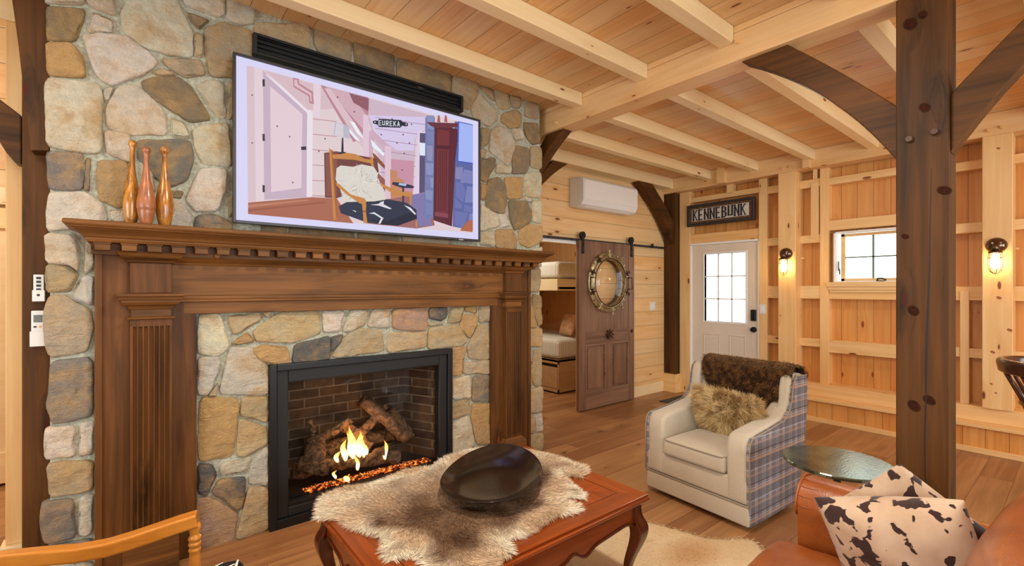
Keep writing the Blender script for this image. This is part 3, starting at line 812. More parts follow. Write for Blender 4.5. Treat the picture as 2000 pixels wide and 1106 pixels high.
# ------------------------------------------------------------------ carved mantel
MC = 1.236
mt = thing('fireplace_mantel', (MC, 2.95, 0), 'carved antique wooden mantel with dentils and fluted pilasters around stone surround', 'mantel')
def flip(x): return 2 * MC - x
YF = 2.995                                           # face of the flat boards
for a_, b_, c_, d_ in ((-.145, .259, -.147, -.118), (flip(.259), flip(-.145), flip(-.118), flip(-.147))):
    sb_ = part('side_board', box(a_, b_, YF, 3.03, 0, 1.66), M['manZ'], mt, .003)
    part('edge_bead', box(c_, d_, YF - .012, 3.03, 0, 1.66), M['manZ'], sb_, .004)
part('inner_casing', box(.20, flip(.20), YF - .001, 3.03, 1.288, 1.352), M['manX'], mt, .003)
part('casing_bead', box(.0, flip(.0), YF - .018, 3.03, 1.352, 1.366).box(.0, flip(.0), YF - .010, 3.03, 1.366, 1.385), M['manX'], mt, .004)
part('frieze', box(.02, flip(.02), YF - .004, 3.03, 1.385, 1.60), M['manX'], mt, .003)
def prof_ring(mb, prof, x0, x1):
    """moulding: prof = (outset, z) list bottom->top; runs along X and returns at both ends."""
    vs = []
    for o_, z in prof: vs += [(x0 - o_, 3.03, z), (x0 - o_, YF - o_, z), (x1 + o_, YF - o_, z), (x1 + o_, 3.03, z)]
    fs = [(4 * i + k, 4 * i + k + 1, 4 * i + 5 + k, 4 * i + 4 + k) for i in range(len(prof) - 1) for k in range(3)]
    fs += [(0, 3, 2, 1), tuple(4 * (len(prof) - 1) + k for k in range(4))]
    fs += [(4 * i + 3, 4 * i, 4 * i + 4, 4 * i + 7) for i in range(len(prof) - 1)]
    return mb.add(vs, fs)
X0, X1 = -.04, flip(-.04)
crown = [(.09, 1.638), (.128, 1.638), (.134, 1.650), (.134, 1.657), (.142, 1.660), (.148, 1.672), (.160, 1.684), (.176, 1.694), (.190, 1.699), (.190, 1.704), (.198, 1.705), (.204, 1.712), (.204, 1.724), (.198, 1.730)]
part('crown_shelf', prof_ring(MB(), crown, X0, X1), M['manX'], mt, .0015)
part('dentil_backing', prof_ring(MB(), [(.055, 1.585), (.06, 1.64)], X0 - .06, X1 + .06), M['manX'], mt)
nd = 29
for i in range(nd):
    x = -.115 + i * (flip(-.115) - (-.115)) / (nd - 1)
    o = part('dentil', box(x - .028, x + .028, YF - .112, YF - .05, 1.602, 1.642).box(x - .032, x + .032, YF - .117, YF - .05, 1.63, 1.642), M['manX'], mt, .002)
part('bed_mould', prof_ring(MB(), [(.0, 1.545), (.008, 1.548), (.012, 1.558), (.028, 1.568), (.04, 1.582), (.055, 1.592)], .1, flip(.1)), M['manX'], mt, .001)
def pilaster(cx):
    hw = .083; y = YF - .045
    part('pilaster_head', box(cx - hw, cx + hw, y, YF + .01, 1.40, 1.56), M['manZ'], mt, .003)
    def ring(prof, nm):
        b = MB(); vs = []
        for o_, z in prof: vs += [(cx - hw - o_, YF + .01, z), (cx - hw - o_, y - o_, z), (cx + hw + o_, y - o_, z), (cx + hw + o_, YF + .01, z)]
        fs = [(4 * i + k, 4 * i + (k + 1) % 4, 4 * i + 4 + (k + 1) % 4, 4 * i + 4 + k) for i in range(len(prof) - 1) for k in range(4)]
        fs += [(0, 3, 2, 1), tuple(4 * (len(prof) - 1) + k for k in range(4))]
        part(nm, b.add(vs, fs), M['manX'], mt, .001)
    ring([(.0, 1.548), (.01, 1.552), (.014, 1.562), (.034, 1.575), (.046, 1.592), (.055, 1.60)], 'pilaster_cornice')
    ring([(.0, 1.318), (.004, 1.322), (.008, 1.334), (.026, 1.344), (.034, 1.356), (.034, 1.366), (.042, 1.368), (.044, 1.378), (.05, 1.386), (.05, 1.396), (.0, 1.40)], 'pilaster_cap')
    ring([(.0, 1.268), (.012, 1.272), (.014, 1.28), (.0, 1.284)], 'necking')
    part('pilaster_neck', box(cx - hw + .003, cx + hw - .003, y + .003, YF + .01, 1.25, 1.33), M['manX'], mt, .002)
    # fluted shaft
    n_ = 7; W_ = 2 * hw - .016; fl = W_ / n_; prof = [(cx - hw, YF + .01), (cx - hw, y)]
    for k in range(n_):
        a = cx - hw + .008 + k * fl
        prof.append((a + fl * .12, y))
        for q in range(1, 6):
            th = math.pi * q / 6; prof.append((a + fl * .5 - math.cos(th) * fl * .36, y + math.sin(th) * .011))
        prof.append((a + fl * .88, y))
    prof += [(cx + hw, y), (cx + hw, YF + .01)]
    part('fluted_shaft', MB().prism(prof, 'Z', .235, 1.235), M['manZ'], mt)
    part('shaft_top', box(cx - hw, cx + hw, y, YF + .01, 1.235, 1.268), M['manZ'], mt)
    part('shaft_foot', box(cx - hw, cx + hw, y, YF + .01, .20, .235), M['manZ'], mt)
    ring([(.028, .0), (.028, .165), (.03, .168), (.03, .18), (.02, .19), (.012, .20), (.004, .208), (.0, .215)], 'plinth')
pilaster(.067); pilaster(flip(.067))
part('pegged_ornament', MB().lathe([(.012, 0), (.016, .006), (.01, .014), (.004, .016)], (.345, YF - .075, 1.598), 10, 'Y'), M['manX'], mt)

# ------------------------------------------------------------------ gas fireplace insert
ins = thing('fireplace_insert', (MC, 3.1, 0), 'black framed gas fireplace insert with burning logs behind glass', 'fireplace')
def frame4(mb, x0, x1, z0, z1, wl, wr, wb, wt, ya, yb):
    return mb.box(x0, x0 + wl, ya, yb, z0, z1).box(x1 - wr, x1, ya, yb, z0, z1).box(x0 + wl, x1 - wr, ya, yb, z0, z0 + wb).box(x0 + wl, x1 - wr, ya, yb, z1 - wt, z1)
part('outer_frame', frame4(MB(), IX0, IX1, 0, IZ1, .04, .04, .055, .04, 3.005, 3.06), M['black'], ins, .004)
part('inner_frame', frame4(MB(), IX0 + .04, IX1 - .04, .055, IZ1 - .04, .065, .065, .055, .075, 3.022, 3.075), M['blackm'], ins, .006)
part('glass_frame', frame4(MB(), IX0 + .095, IX1 - .095, .10, IZ1 - .105, .012, .012, .035, .015, 3.03, 3.09), M['black'], ins, .003)
part('glazing', box(IX0 + .1, IX1 - .1, 3.078, 3.081, .12, IZ1 - .11), mk_glass('stove_glass', refl=.03), ins)
mb = MB().box(IX0 + .10, IX1 - .10, 3.42, 3.45, .10, .90)
part('firebox_back', mb, M['brick'], ins)
mb = MB()
for xa, xb in ((IX0 + .05, IX0 + .20), (IX1 - .05, IX1 - .20)):
    part('firebox_side', MB().prism([(xa, 3.085), (xb, 3.42), (xb + (.02 if xb > MC else -.02), 3.42), (xa + (.02 if xa > MC else -.02), 3.085)], 'Z', .10, .90), M['brick'], ins)
part('firebox_tray', box(IX0 + .05, IX1 - .05, 3.08, 3.45, .09, .135), M['blackm'], ins)
part('firebox_hood', box(IX0 + .05, IX1 - .05, 3.08, 3.45, .88, .92), M['blackm'], ins)
em = MB()
for i in range(900):
    x = random.uniform(.86, 1.60); y = 3.122 + random.gauss(0, .018); z = .140 + random.uniform(0, .016); r = random.uniform(.003, .0065)
    vs = [(x + random.gauss(0, 1) * r, y + random.gauss(0, 1) * r, z + random.gauss(0, 1) * r * .7) for _ in range(4)]
    em.add(vs, [(0, 1, 2), (0, 2, 3), (0, 3, 1), (1, 3, 2)])
em.box(.84, 1.72, 3.095, 3.175, .134, .144)
e_ = part('embers', em, M['ember'], ins); e_['kind'] = 'stuff'; e_['label'] = 'glowing orange glass embers'
def log(path, r, name='fire_log', seed=0, taper=.85):
    mb = MB(); P_ = [Vector(p) for p in path]; N_ = 22; pts = []; rad = []
    for i in range(N_):
        t_ = i / (N_ - 1) * (len(P_) - 1); k = min(int(t_), len(P_) - 2); f = t_ - k
        q = P_[k].lerp(P_[k + 1], f); q = q + Vector((noise.noise((i * .3, seed, 0)), noise.noise((i * .3, seed, 5)), noise.noise((i * .3, seed, 9)))) * .012
        pts.append(q); rad.append(r * (1 - (1 - taper) * i / N_) * (1 + .18 * noise.noise((i * .45, seed, 3))))
    mb.tube(pts, rad, 18)
    for i, v in enumerate(mb.v):
        v = Vector(v); nz = noise.noise(v * 28 + Vector((seed, 0, 0))) * .010 + noise.noise(v * 70) * .004
        mb.v[i] = tuple(v + Vector((nz, nz * .5, nz)))
    o = part(name, mb, M['bark'], ins, smooth=True); o['label'] = 'rough charred bark log'; return o
log([(.80, 3.26, .235), (1.0, 3.21, .25), (1.22, 3.17, .24), (1.5, 3.17, .20)], .052, seed=1)
log([(.90, 3.13, .33), (.94, 3.26, .36), (.97, 3.37, .36)], .062, seed=2, taper=1)
log([(.90, 3.24, .40), (1.05, 3.24, .455), (1.18, 3.27, .50)], .030, seed=3)
log([(1.28, 3.30, .62), (1.42, 3.24, .48), (1.58, 3.20, .30)], .048, seed=4)
log([(1.20, 3.26, .36), (1.32, 3.24, .46), (1.46, 3.30, .55)], .034, seed=5)
log([(1.05, 3.16, .26), (1.25, 3.13, .255), (1.42, 3.14, .30)], .026, seed=6)
log([(.93, 3.28, .38), (.935, 3.29, .47), (.92, 3.30, .53)], .024, seed=7)
log([(1.50, 3.34, .50), (1.58, 3.30, .40), (1.62, 3.22, .28)], .045, seed=8)
log([(1.0, 3.33, .30), (1.25, 3.33, .33), (1.55, 3.35, .30)], .055, seed=10)
log([(1.10, 3.30, .48), (1.2, 3.26, .42), (1.30, 3.2, .30)], .034, seed=12)
log([(.84, 3.20, .30), (.90, 3.15, .27), (.98, 3.12, .26)], .045, seed=14, taper=1)
log([(1.34, 3.12, .30), (1.42, 3.115, .22), (1.47, 3.11, .18)], .016, seed=9)
def flame(x, y, z, h, r, seed):
    mb = MB(); pts = []; rad = []
    for i in range(12):
        t_ = i / 11; pts.append((x + .02 * math.sin(t_ * 5 + seed) * t_, y, z + h * t_)); rad.append(r * (math.sin(math.pi * min(1, .18 + t_ * .82)) ** .9 + .02) * (1 - t_ * .25))
    mb.tube(pts, [q_ * 1.45 for q_ in rad], 12, flat=.45); o = part('flame', mb, M['flame'], ins, smooth=True); o.visible_shadow = True; return o
for a in ((1.15, 3.155, .27, .23, .034, 0), (1.10, 3.15, .27, .14, .030, 2), (1.195, 3.15, .27, .18, .034, 4), (1.245, 3.16, .27, .11, .026, 1), (1.05, 3.15, .27, .07, .022, 3), (1.37, 3.12, .225, .14, .020, 5), (1.13, 3.14, .30, .17, .03, 6), (1.17, 3.11, .20, .12, .018, 7), (1.02, 3.10, .185, .05, .016, 2), (1.10, 3.10, .155, .022, .028, 2), (1.22, 3.14, .27, .15, .03, 8)):
    flame(*a)

# ------------------------------------------------------------------ television with the picture it shows
TX0, TX1, TZ0, TZ1, TY = .418, 2.056, 1.782, 2.713, 2.93
tv = thing('television', (1.24, 2.96, 1.78), 'large thin-framed wall television showing a photo of the room', 'television')
part('frame', frame4(MB(), TX0, TX1, TZ0, TZ1, .014, .014, .016, .014, TY - .004, TY + .03), M['bezel'], tv, .002)
part('back_housing', box(TX0 + .01, TX1 - .01, TY + .012, TY + .04, TZ0 + .01, TZ1 - .01).box(TX0 + .3, TX1 - .3, TY + .04, 3.06, TZ0 + .2, TZ1 - .2), M['blackm'], tv, .004)
scr = MB(); lay = [0]
def q(pts, c, y=None):
    lay[0] += 1; yy = TY + .008 - .00006 * lay[0]
    scr.add([(x, yy, z) for x, z in pts], [tuple(range(len(pts)))], 0, lin(c))
def tvz(fr, pts): return [tuple(at(fr[0] + x * fr[2], fr[1] + y * fr[2], Y=TY + .006)[i] for i in (0, 2)) for x, y in pts]
def tq(pts, c, fr=(430, 50, .4068)): q(tvz(fr, pts), c)
F8 = (640, 150, .2712)
def t8(pts, c): tq(pts, c, F8)
q([(TX0 + .01, TZ0 + .01), (TX1 - .01, TZ0 + .01), (TX1 - .01, TZ1 - .01), (TX0 + .01, TZ1 - .01)], (226, 222, 255))
tq([(127, 190), (1215, 477), (1213, 997), (134, 905)], (232, 212, 216))               # picture ground: pale boards
clipP = tvz((430, 50, .4068), [(127, 190), (1215, 477), (1213, 997), (134, 905)])
for i in range(9):                                                                     # board seams on left
    y = 235 + i * 72; tq([(440, y + 62 + i * 2), (560, y + 80), (560, y + 84), (440, y + 66 + i * 2)], (196, 152, 158))
tq([(127, 190), (163, 200), (172, 846), (134, 850)], (226, 200, 208))
tq([(163, 200), (200, 210), (212, 842), (172, 846)], (236, 214, 222))
tq([(134, 850), (440, 824), (560, 830), (640, 950), (134, 905)], (176, 108, 84))       # floor left
tq([(134, 862), (420, 835), (430, 840), (134, 874)], (198, 134, 108))
tq([(134, 884), (500, 846), (506, 852), (134, 893)], (158, 92, 70))
tq([(206, 215), (235, 240), (425, 405), (418, 826), (212, 836)], (206, 182, 200))      # door
tq([(240, 290), (395, 425), (390, 780), (245, 800)], (236, 212, 220))
tq([(226, 235), (430, 395), (445, 420), (442, 822), (415, 824), (418, 420), (215, 232)], (244, 232, 240))
tq([(388, 582), (412, 580), (414, 596), (390, 598)], (60, 48, 58))
for z_ in (258, 520, 766): tq([(203, z_), (214, z_), (215, z_ + 34), (204, z_ + 34)], (70, 52, 66))
tq([(215, 215), (700, 350), (720, 470), (560, 400), (420, 405)], (224, 194, 202))      # stair underside
tq([(482, 285), (710, 345), (712, 420), (690, 540), (640, 560)], (192, 138, 152))
tq([(505, 292), (620, 322), (712, 440), (705, 520)], (216, 178, 190))
tq([(620, 325), (715, 350), (712, 412), (640, 370)], (150, 96, 108))
tq([(500, 300), (530, 305), (700, 545), (690, 590), (660, 560)], (228, 196, 206))
tq([(448, 275), (484, 285), (480, 446), (446, 432)], (238, 216, 226))                  # newel
tq([(350, 250), (352, 295), (425, 340), (428, 372), (450, 378), (446, 318), (380, 278), (378, 256)], (196, 140, 150))
tq([(356, 258), (356, 288), (432, 334), (434, 364), (440, 364), (438, 326), (372, 282), (370, 262)], (230, 196, 206))
tq([(622, 458), (645, 465), (690, 545), (660, 520)], (246, 250, 255))
tq([(622, 495), (672, 556), (650, 548), (618, 510)], (240, 246, 255))
tq([(714, 350), (990, 425), (990, 500), (940, 540), (925, 820), (800, 830), (735, 520), (712, 460)], (214, 188, 206))  # end wall
tq([(715, 430), (985, 440), (980, 500), (935, 540), (930, 600), (850, 600), (740, 520)], (222, 208, 240))
for i in range(7):
    y = 440 + i * 52; tq([(745, y), (985, y + 34), (985, y + 37), (745, y + 3)], (178, 142, 172))
tq([(800, 640), (930, 650), (925, 812), (806, 800)], (206, 150, 172))
for x_, y_ in ((770, 520), (822, 445), (875, 520), (905, 560), (880, 610), (790, 470), (760, 640), (870, 690), (845, 560), (915, 470), (150, 330), (150, 560), (330, 530), (345, 750), (270, 480), (470, 600), (500, 540), (640, 410), (560, 340)):
    tq([(x_, y_), (x_ + 6, y_ + 1), (x_ + 7, y_ + 7), (x_ + 1, y_ + 8)], (110, 70, 84))
tq([(685, 428), (712, 432), (714, 640), (686, 625)], (232, 204, 218))                  # posts
tq([(714, 510), (730, 500), (806, 575), (806, 610), (740, 545), (728, 640), (714, 640)], (214, 176, 196))
tq([(722, 545), (736, 560), (788, 615), (784, 628), (730, 582)], (240, 246, 255))
tq([(730, 610), (745, 620), (790, 670), (790, 690), (738, 640)], (140, 84, 52))
tq([(790, 578), (820, 582), (820, 832), (792, 826)], (232, 200, 216))
tq([(815, 690), (850, 700), (850, 730), (880, 740), (885, 795), (920, 800), (918, 830), (818, 836)], (204, 140, 104))
tq([(740, 690), (790, 740), (792, 800), (760, 740)], (150, 92, 84))
tq([(950, 508), (990, 512), (985, 822), (930, 818), (945, 560)], (232, 214, 236))      # far doorway
tq([(958, 516), (988, 518), (986, 800), (955, 806)], (92, 84, 118))
tq([(956, 562), (990, 566), (989, 626), (958, 624)], (232, 240, 255))
tq([(630, 838), (820, 832), (990, 800), (1030, 960), (940, 975), (700, 950)], (164, 108, 106))  # floor right
tq([(905, 815), (985, 802), (1015, 960), (950, 965)], (132, 124, 176))
tq([(985, 440), (1030, 440), (1030, 930), (980, 920)], (120, 128, 176))                # stone chimney
for i, (x_, y_, w_, h_) in enumerate(((990, 430, 36, 70), (992, 508, 34, 60), (990, 575, 30, 76), (985, 660, 38, 60), (985, 728, 18, 50), (1006, 730, 18, 52), (984, 790, 36, 50), (984, 850, 36, 60))):
    tq([(x_, y_), (x_ + w_, y_ + 3), (x_ + w_ - 2, y_ + h_), (x_ + 3, y_ + h_ - 4)], [(142, 150, 196), (128, 134, 184), (150, 150, 190)][i % 3])
tq([(1125, 460), (1212, 478), (1212, 985), (1115, 965)], (96, 106, 168))
for pts in (((1130, 680), (1165, 680), (1160, 740), (1128, 735)), ((1170, 690), (1210, 700), (1210, 760), (1150, 755)), ((1132, 750), (1165, 762), (1178, 800), (1165, 850), (1130, 820)), ((1185, 772), (1211, 775), (1211, 850), (1172, 850)), ((1126, 830), (1160, 860), (1158, 880), (1126, 876)), ((1125, 890), (1190, 900), (1165, 975), (1125, 958)), ((1170, 860), (1210, 870), (1205, 900), (1168, 890)), ((1195, 905), (1211, 900), (1211, 935), (1192, 935))):
    tq(pts, random.choice([(128, 134, 190), (112, 120, 180), (140, 136, 184)]))
tq([(1028, 480), (1105, 490), (1145, 500), (1128, 640), (1112, 965), (1022, 935)], (96, 40, 52))   # mantel side
tq([(1040, 500), (1100, 505), (1090, 920), (1036, 915)], (122, 52, 58))
for i in range(5): tq([(1048 + i * 9, 600), (1051 + i * 9, 600), (1047 + i * 9, 890), (1044 + i * 9, 890)], (80, 30, 44))
tq([(988, 464), (1142, 470), (1140, 488), (1105, 492), (1030, 492), (1010, 482)], (112, 54, 66))
tq([(1035, 575), (1105, 580), (1100, 596), (1040, 592)], (84, 34, 48))
tq([(1030, 895), (1095, 905), (1092, 925), (1030, 915)], (140, 72, 84))
for x_ in (1044, 1078): tq([(x_, 432), (x_ + 8, 432), (x_ + 12, 466), (x_ - 4, 464)], (176, 96, 96))
tq([(1140, 460), (1212, 476), (1212, 668), (1136, 655)], (76, 96, 190))
tq([(1146, 466), (1212, 480), (1212, 660), (1142, 650)], (170, 190, 255))
tq([(1150, 985), (1185, 940), (1210, 932), (1211, 992)], (186, 108, 74))
tq([(498, 612), (560, 605), (752, 640), (760, 700), (752, 760), (560, 830), (502, 826)], (118, 66, 62))   # dresser
tq([(505, 620), (560, 614), (560, 820), (508, 818)], (140, 84, 74))
tq([(583, 540), (590, 540), (592, 612), (580, 612)], (46, 44, 58))                      # lamp in picture
tq([(570, 610), (602, 608), (604, 616), (568, 618)], (40, 38, 50))
tq([(550, 466), (618, 480), (622, 545), (543, 526)], (196, 190, 206))
tq([(555, 470), (590, 476), (590, 536), (548, 526)], (222, 214, 224))
tq([(826, 752), (880, 756), (930, 772), (925, 782), (870, 780), (824, 764)], (52, 50, 78))   # round table
tq([(858, 756), (895, 760), (890, 772), (855, 766)], (190, 196, 226))
tq([(873, 780), (881, 780), (881, 862), (873, 860)], (48, 44, 66))
OR, OD = (206, 138, 72), (170, 100, 48)
tq([(522, 590), (540, 600), (560, 930), (542, 936)], OR); tq([(532, 600), (540, 604), (560, 920), (556, 930)], OD)   # chair
tq([(536, 622), (575, 618), (610, 612), (650, 618), (690, 640), (725, 645), (726, 664), (640, 645), (540, 640)], OR)
tq([(718, 630), (732, 632), (738, 700), (728, 700)], OR)
t8([(62, 660), (92, 640), (180, 650), (240, 632), (330, 650), (360, 700), (352, 760), (400, 830), (416, 885), (330, 905), (200, 925), (118, 905), (90, 820), (55, 740)], (226, 220, 210))
for i in range(150):
    a = random.uniform(0, 6.28); r_ = random.uniform(.15, 1); cx_, cy_ = 228 + 150 * r_ * math.cos(a) * .9, 782 + 128 * r_ * math.sin(a)
    L_ = random.uniform(18, 42); t8([(cx_, cy_), (cx_ + math.cos(a) * L_ - 3, cy_ + math.sin(a) * L_), (cx_ + math.cos(a) * L_ * .6 + 4, cy_ + math.sin(a) * L_ * .6 + 3)], random.choice([(240, 236, 228), (206, 196, 184), (188, 176, 162), (250, 248, 244)]))
t8([(75, 935), (130, 905), (330, 900), (430, 885), (560, 910), (632, 960), (636, 1025), (500, 1075), (380, 1066), (270, 1050), (90, 985)], (46, 52, 74))
t8([(275, 1030), (420, 1040), (620, 970), (636, 1025), (500, 1075), (380, 1066)], (34, 38, 58))
for pts in (((375, 905), (400, 898), (395, 920), (455, 952), (440, 956), (360, 930), (300, 925), (360, 918)), ((290, 985), (330, 978), (395, 1020), (372, 1062), (358, 1060), (378, 1022), (330, 992)), ((540, 925), (590, 945), (630, 990), (622, 996), (580, 958)), ((170, 962), (200, 970), (195, 978))):
    t8(pts, (230, 226, 232))
t8([(48, 765), (75, 775), (160, 850), (262, 880), (272, 900), (268, 925), (225, 915), (130, 850), (60, 790)], OR)
t8([(240, 920), (272, 920), (268, 970), (280, 1056), (252, 1056), (246, 970)], OR); t8([(246, 965), (272, 965), (272, 978), (246, 978)], OD)
t8([(368, 765), (420, 790), (480, 820), (600, 845), (602, 870), (470, 850), (380, 790)], OR)
t8([(582, 868), (598, 870), (596, 925), (584, 925)], OR); t8([(624, 1045), (638, 1040), (638, 1088), (626, 1085)], OR)
t8([(318, 325), (335, 318), (355, 322), (362, 308), (520, 316), (532, 330), (552, 332), (572, 340), (570, 360), (550, 362), (530, 356), (515, 372), (362, 366), (352, 350), (335, 345), (320, 340)], (36, 40, 56))
def star(cx_, cy_, r_, c): t8([(cx_ + r_ * (1 if k % 2 == 0 else .42) * math.sin(k * math.pi / 5), cy_ - r_ * (1 if k % 2 == 0 else .42) * math.cos(k * math.pi / 5)) for k in range(10)], c)
star(334, 331, 9, (200, 204, 226)); star(558, 346, 9, (200, 204, 226))
LET = {'E': [((0, 0), (0, 1)), ((0, 1), (1, 1)), ((0, .5), (.8, .5)), ((0, 0), (1, 0))], 'U': [((0, 1), (0, .15)), ((0, .1), (.95, .1)), ((.95, .15), (.95, 1))],
       'R': [((0, 0), (0, 1)), ((0, 1), (.85, 1)), ((.9, 1), (.9, .5)), ((0, .5), (.85, .5)), ((.35, .5), (1, 0))], 'K': [((0, 0), (0, 1)), ((.05, .45), (.95, 1)), ((.3, .6), (1, 0))],
       'A': [((0, 0), (.5, 1)), ((.5, 1), (1, 0)), ((.2, .3), (.8, .3))], 'N': [((0, 0), (0, 1)), ((0, 1), (1, 0)), ((1, 0), (1, 1))], 'B': [((0, 0), (0, 1)), ((0, 1), (.6, 1)), ((.62, 1), (.82, .88)), ((.84, .86), (.84, .66)), ((.82, .64), (.62, .54)), ((0, .53), (.62, .53)), ((.62, .52), (.88, .4)), ((.9, .38), (.9, .14)), ((.88, .12), (.64, 0)), ((0, 0), (.62, 0))]}
def stroke(a, b, w_):
    dx, dy = b[0] - a[0], b[1] - a[1]; L = math.hypot(dx, dy) or 1; nx, ny = -dy / L * w_, dx / L * w_; ex, ey = dx / L * w_, dy / L * w_
    return [(a[0] - ex + nx, a[1] - ey + ny), (b[0] + ex + nx, b[1] + ey + ny), (b[0] + ex - nx, b[1] + ey - ny), (a[0] - ex - nx, a[1] - ey - ny)]
for i, chh in enumerate('EUREKA'):
    x0 = 362 + i * 26.5; y0 = 353 + i * 1.6
    for a, b in LET[chh]: t8([(x, y) for x, y in stroke((x0 + a[0] * 15, y0 - a[1] * 32), (x0 + b[0] * 15, y0 - b[1] * 32), 2.6)], (226, 228, 240))
s_ = part('screen', scr, M['screen'], tv, fix=False); s_['label'] = 'lit screen picture of chair, stairs and a small EUREKA sign'
part('logo_strip', box(1.86, 1.90, TY - .006, TY - .003, TZ0 + .002, TZ0 + .006), M['white'], tv)

# black slot vent above the television
vt = thing('air_vent', (1.235, 3.0, 2.83), 'long black louvred vent above the television', 'vent')
part('frame', frame4(MB(), .527, 1.942, 2.765, 2.885, .02, .02, .014, .014, 2.99, 3.06), M['blackm'], vt, .002)
part('backing', box(.54, 1.93, 3.03, 3.05, 2.775, 2.88), M['blackm'], vt)
for i in range(4): part('louvre', MB().prism([(3.0, 2.785 + i * .026), (3.03, 2.797 + i * .026), (3.03, 2.801 + i * .026), (3.0, 2.789 + i * .026)], 'X', .545, 1.925), M['black'], vt)

# ------------------------------------------------------------------ clubs on the mantel
def club(x, y, h, r, mat, lab, lean=(0, 0), band=False):
    prof = [(.001, 0), (r * .55, 0), (r * .62, .01), (r * .82, h * .10), (r, h * .24), (r * .98, h * .32), (r * .78, h * .44), (r * .5, h * .56), (r * .33, h * .68), (r * .27, h * .82), (r * .27, h * .90), (r * .40, h * .925), (r * .50, h * .95), (r * .48, h * .98), (r * .25, h), (.001, h * 1.002)]
    if band: prof[4:4] = [(r * .955, h * .185), (r * .90, h * .188), (r * .96, h * .192), (r * .965, h * .2), (r * .92, h * .203), (r * .98, h * .207)]
    o = part('juggling_club', MB().lathe(prof, (0, 0, 0), 28), mat, None, smooth=True)
    o.location = (x, y, 1.7305); o.rotation_euler = (lean[0], lean[1], 0); tag(o, lab, 'club', 'wooden clubs on the mantel')
    m = o.modifiers.new('sub', 'SUBSURF'); m.levels = 1; m.render_levels = 1
club(-.012, 2.93, .415, .036, M['club'], 'tall amber wooden club, leftmost of three on the mantel', (R(0), R(.8)))
club(.045, 2.862, .375, .038, M['clubr'], 'rosy wooden club with carved ring band, in the middle on mantel', band=True)
club(.118, 2.905, .40, .040, M['club'], 'amber wooden club with a dark spot, standing nearest the television')

# ------------------------------------------------------------------ remotes on the left post
def remote(x, z0, z1, lab, screen):
    t = thing('remote_control', (x, 3.15, z0), lab, 'remote control')
    w_ = .021 if not screen else .026; m_ = z0 + (z1 - z0) * .42
    part('handset', box(x - w_ * .85, x + w_ * .85, 3.128, 3.150, z0 + .01, z1), M['white'], t, .003)
    part('holder', frame4(MB(), x - w_, x + w_, z0, m_, .004, .004, .004, .002, 3.122, 3.158).box(x - w_, x + w_, 3.120, 3.128, z0, m_), M['white'], t, .002)
    if screen:
        part('display', box(x - .014, x + .016, 3.1265, 3.130, z1 - .055, z1 - .02), plain('remote_display', (112, 118, 112), .3), t)
        for i in range(2): part('button', box(x - .014 + i * .017, x - .004 + i * .017, 3.1265, 3.130, z1 - .08, z1 - .072), plain('amber_button', (226, 170, 90), .5) if i else M['bezel'], t)
    else:
        for i in range(4): part('button', box(x - .008, x + .008, 3.1265, 3.130, z1 - .022 - i * .018, z1 - .011 - i * .018), M['bezel'], t)
        part('button', MB().tube([(x, 3.119, z0 + .03), (x, 3.123, z0 + .03)], .006, 10), M['bezel'], t)
remote(-.352, 1.362, 1.489, 'slim white remote in a holder, upper one on the dark post', False)
remote(-.355, 1.150, 1.318, 'wider white remote with small screen, lower one on dark post', True)

# ------------------------------------------------------------------ heat pump
ac = thing('heat_pump', (4.375, 3.65, 2.35), 'white wall-mounted heat pump unit above the sliding barn door', 'air conditioner')
prof = [(3.76, 2.36), (3.76, 2.685), (3.60, 2.685), (3.555, 2.672), (3.535, 2.64), (3.535, 2.42), (3.57, 2.37), (3.64, 2.345)]
part('housing', MB().prism(prof, 'X', 3.88, 4.87), M['white'], ac, .012, 3)
part('front_panel', box(3.895, 4.855, 3.527, 3.54, 2.425, 2.645), plain('white_gloss', (238, 236, 232), .2), ac, .008, 3)
part('louvre', MB().prism([(3.552, 2.402), (3.60, 2.352), (3.603, 2.356), (3.556, 2.406)], 'X', 3.96, 4.78), M['white'], ac, .001)
part('louvre_gap', MB().prism([(3.549, 2.410), (3.551, 2.406), (3.556, 2.408), (3.554, 2.412)], 'X', 3.95, 4.79), M['bezel'], ac)
part('side_cap', MB().lathe([(.03, 0), (.03, .03), (.02, .036), (.001, .038)], (4.87, 3.60, 2.62), 14, 'X'), M['white'], ac, smooth=True)

# ------------------------------------------------------------------ barn door
bd = thing('barn_door', (4.485, 3.72, 0), 'weathered wooden sliding barn door with a big brass porthole', 'door')
def PH(cx, cz, r, n=40): return [(cx + r * math.cos(2 * math.pi * i / n), cz + r * math.sin(2 * math.pi * i / n)) for i in range(n)]
bx0, bx1, by0, by1 = 3.972, 5.0, 3.688, 3.735
pcx, pcz = 4.478, 1.502
for a_, b_ in ((bx0, 4.088), (4.885, bx1)): part('stile', box(a_, b_, by0, by1, .012, 1.985), M['barnZ'], bd, .003)
for a_, b_ in ((.012, .205), (.765, .93)): part('rail', box(4.088, 4.885, by0, by1, a_, b_), M['barnX'], bd, .003)
part('muntin_stile', box(4.435, 4.555, by0, by1, .205, .765), M['barnZ'], bd, .003)
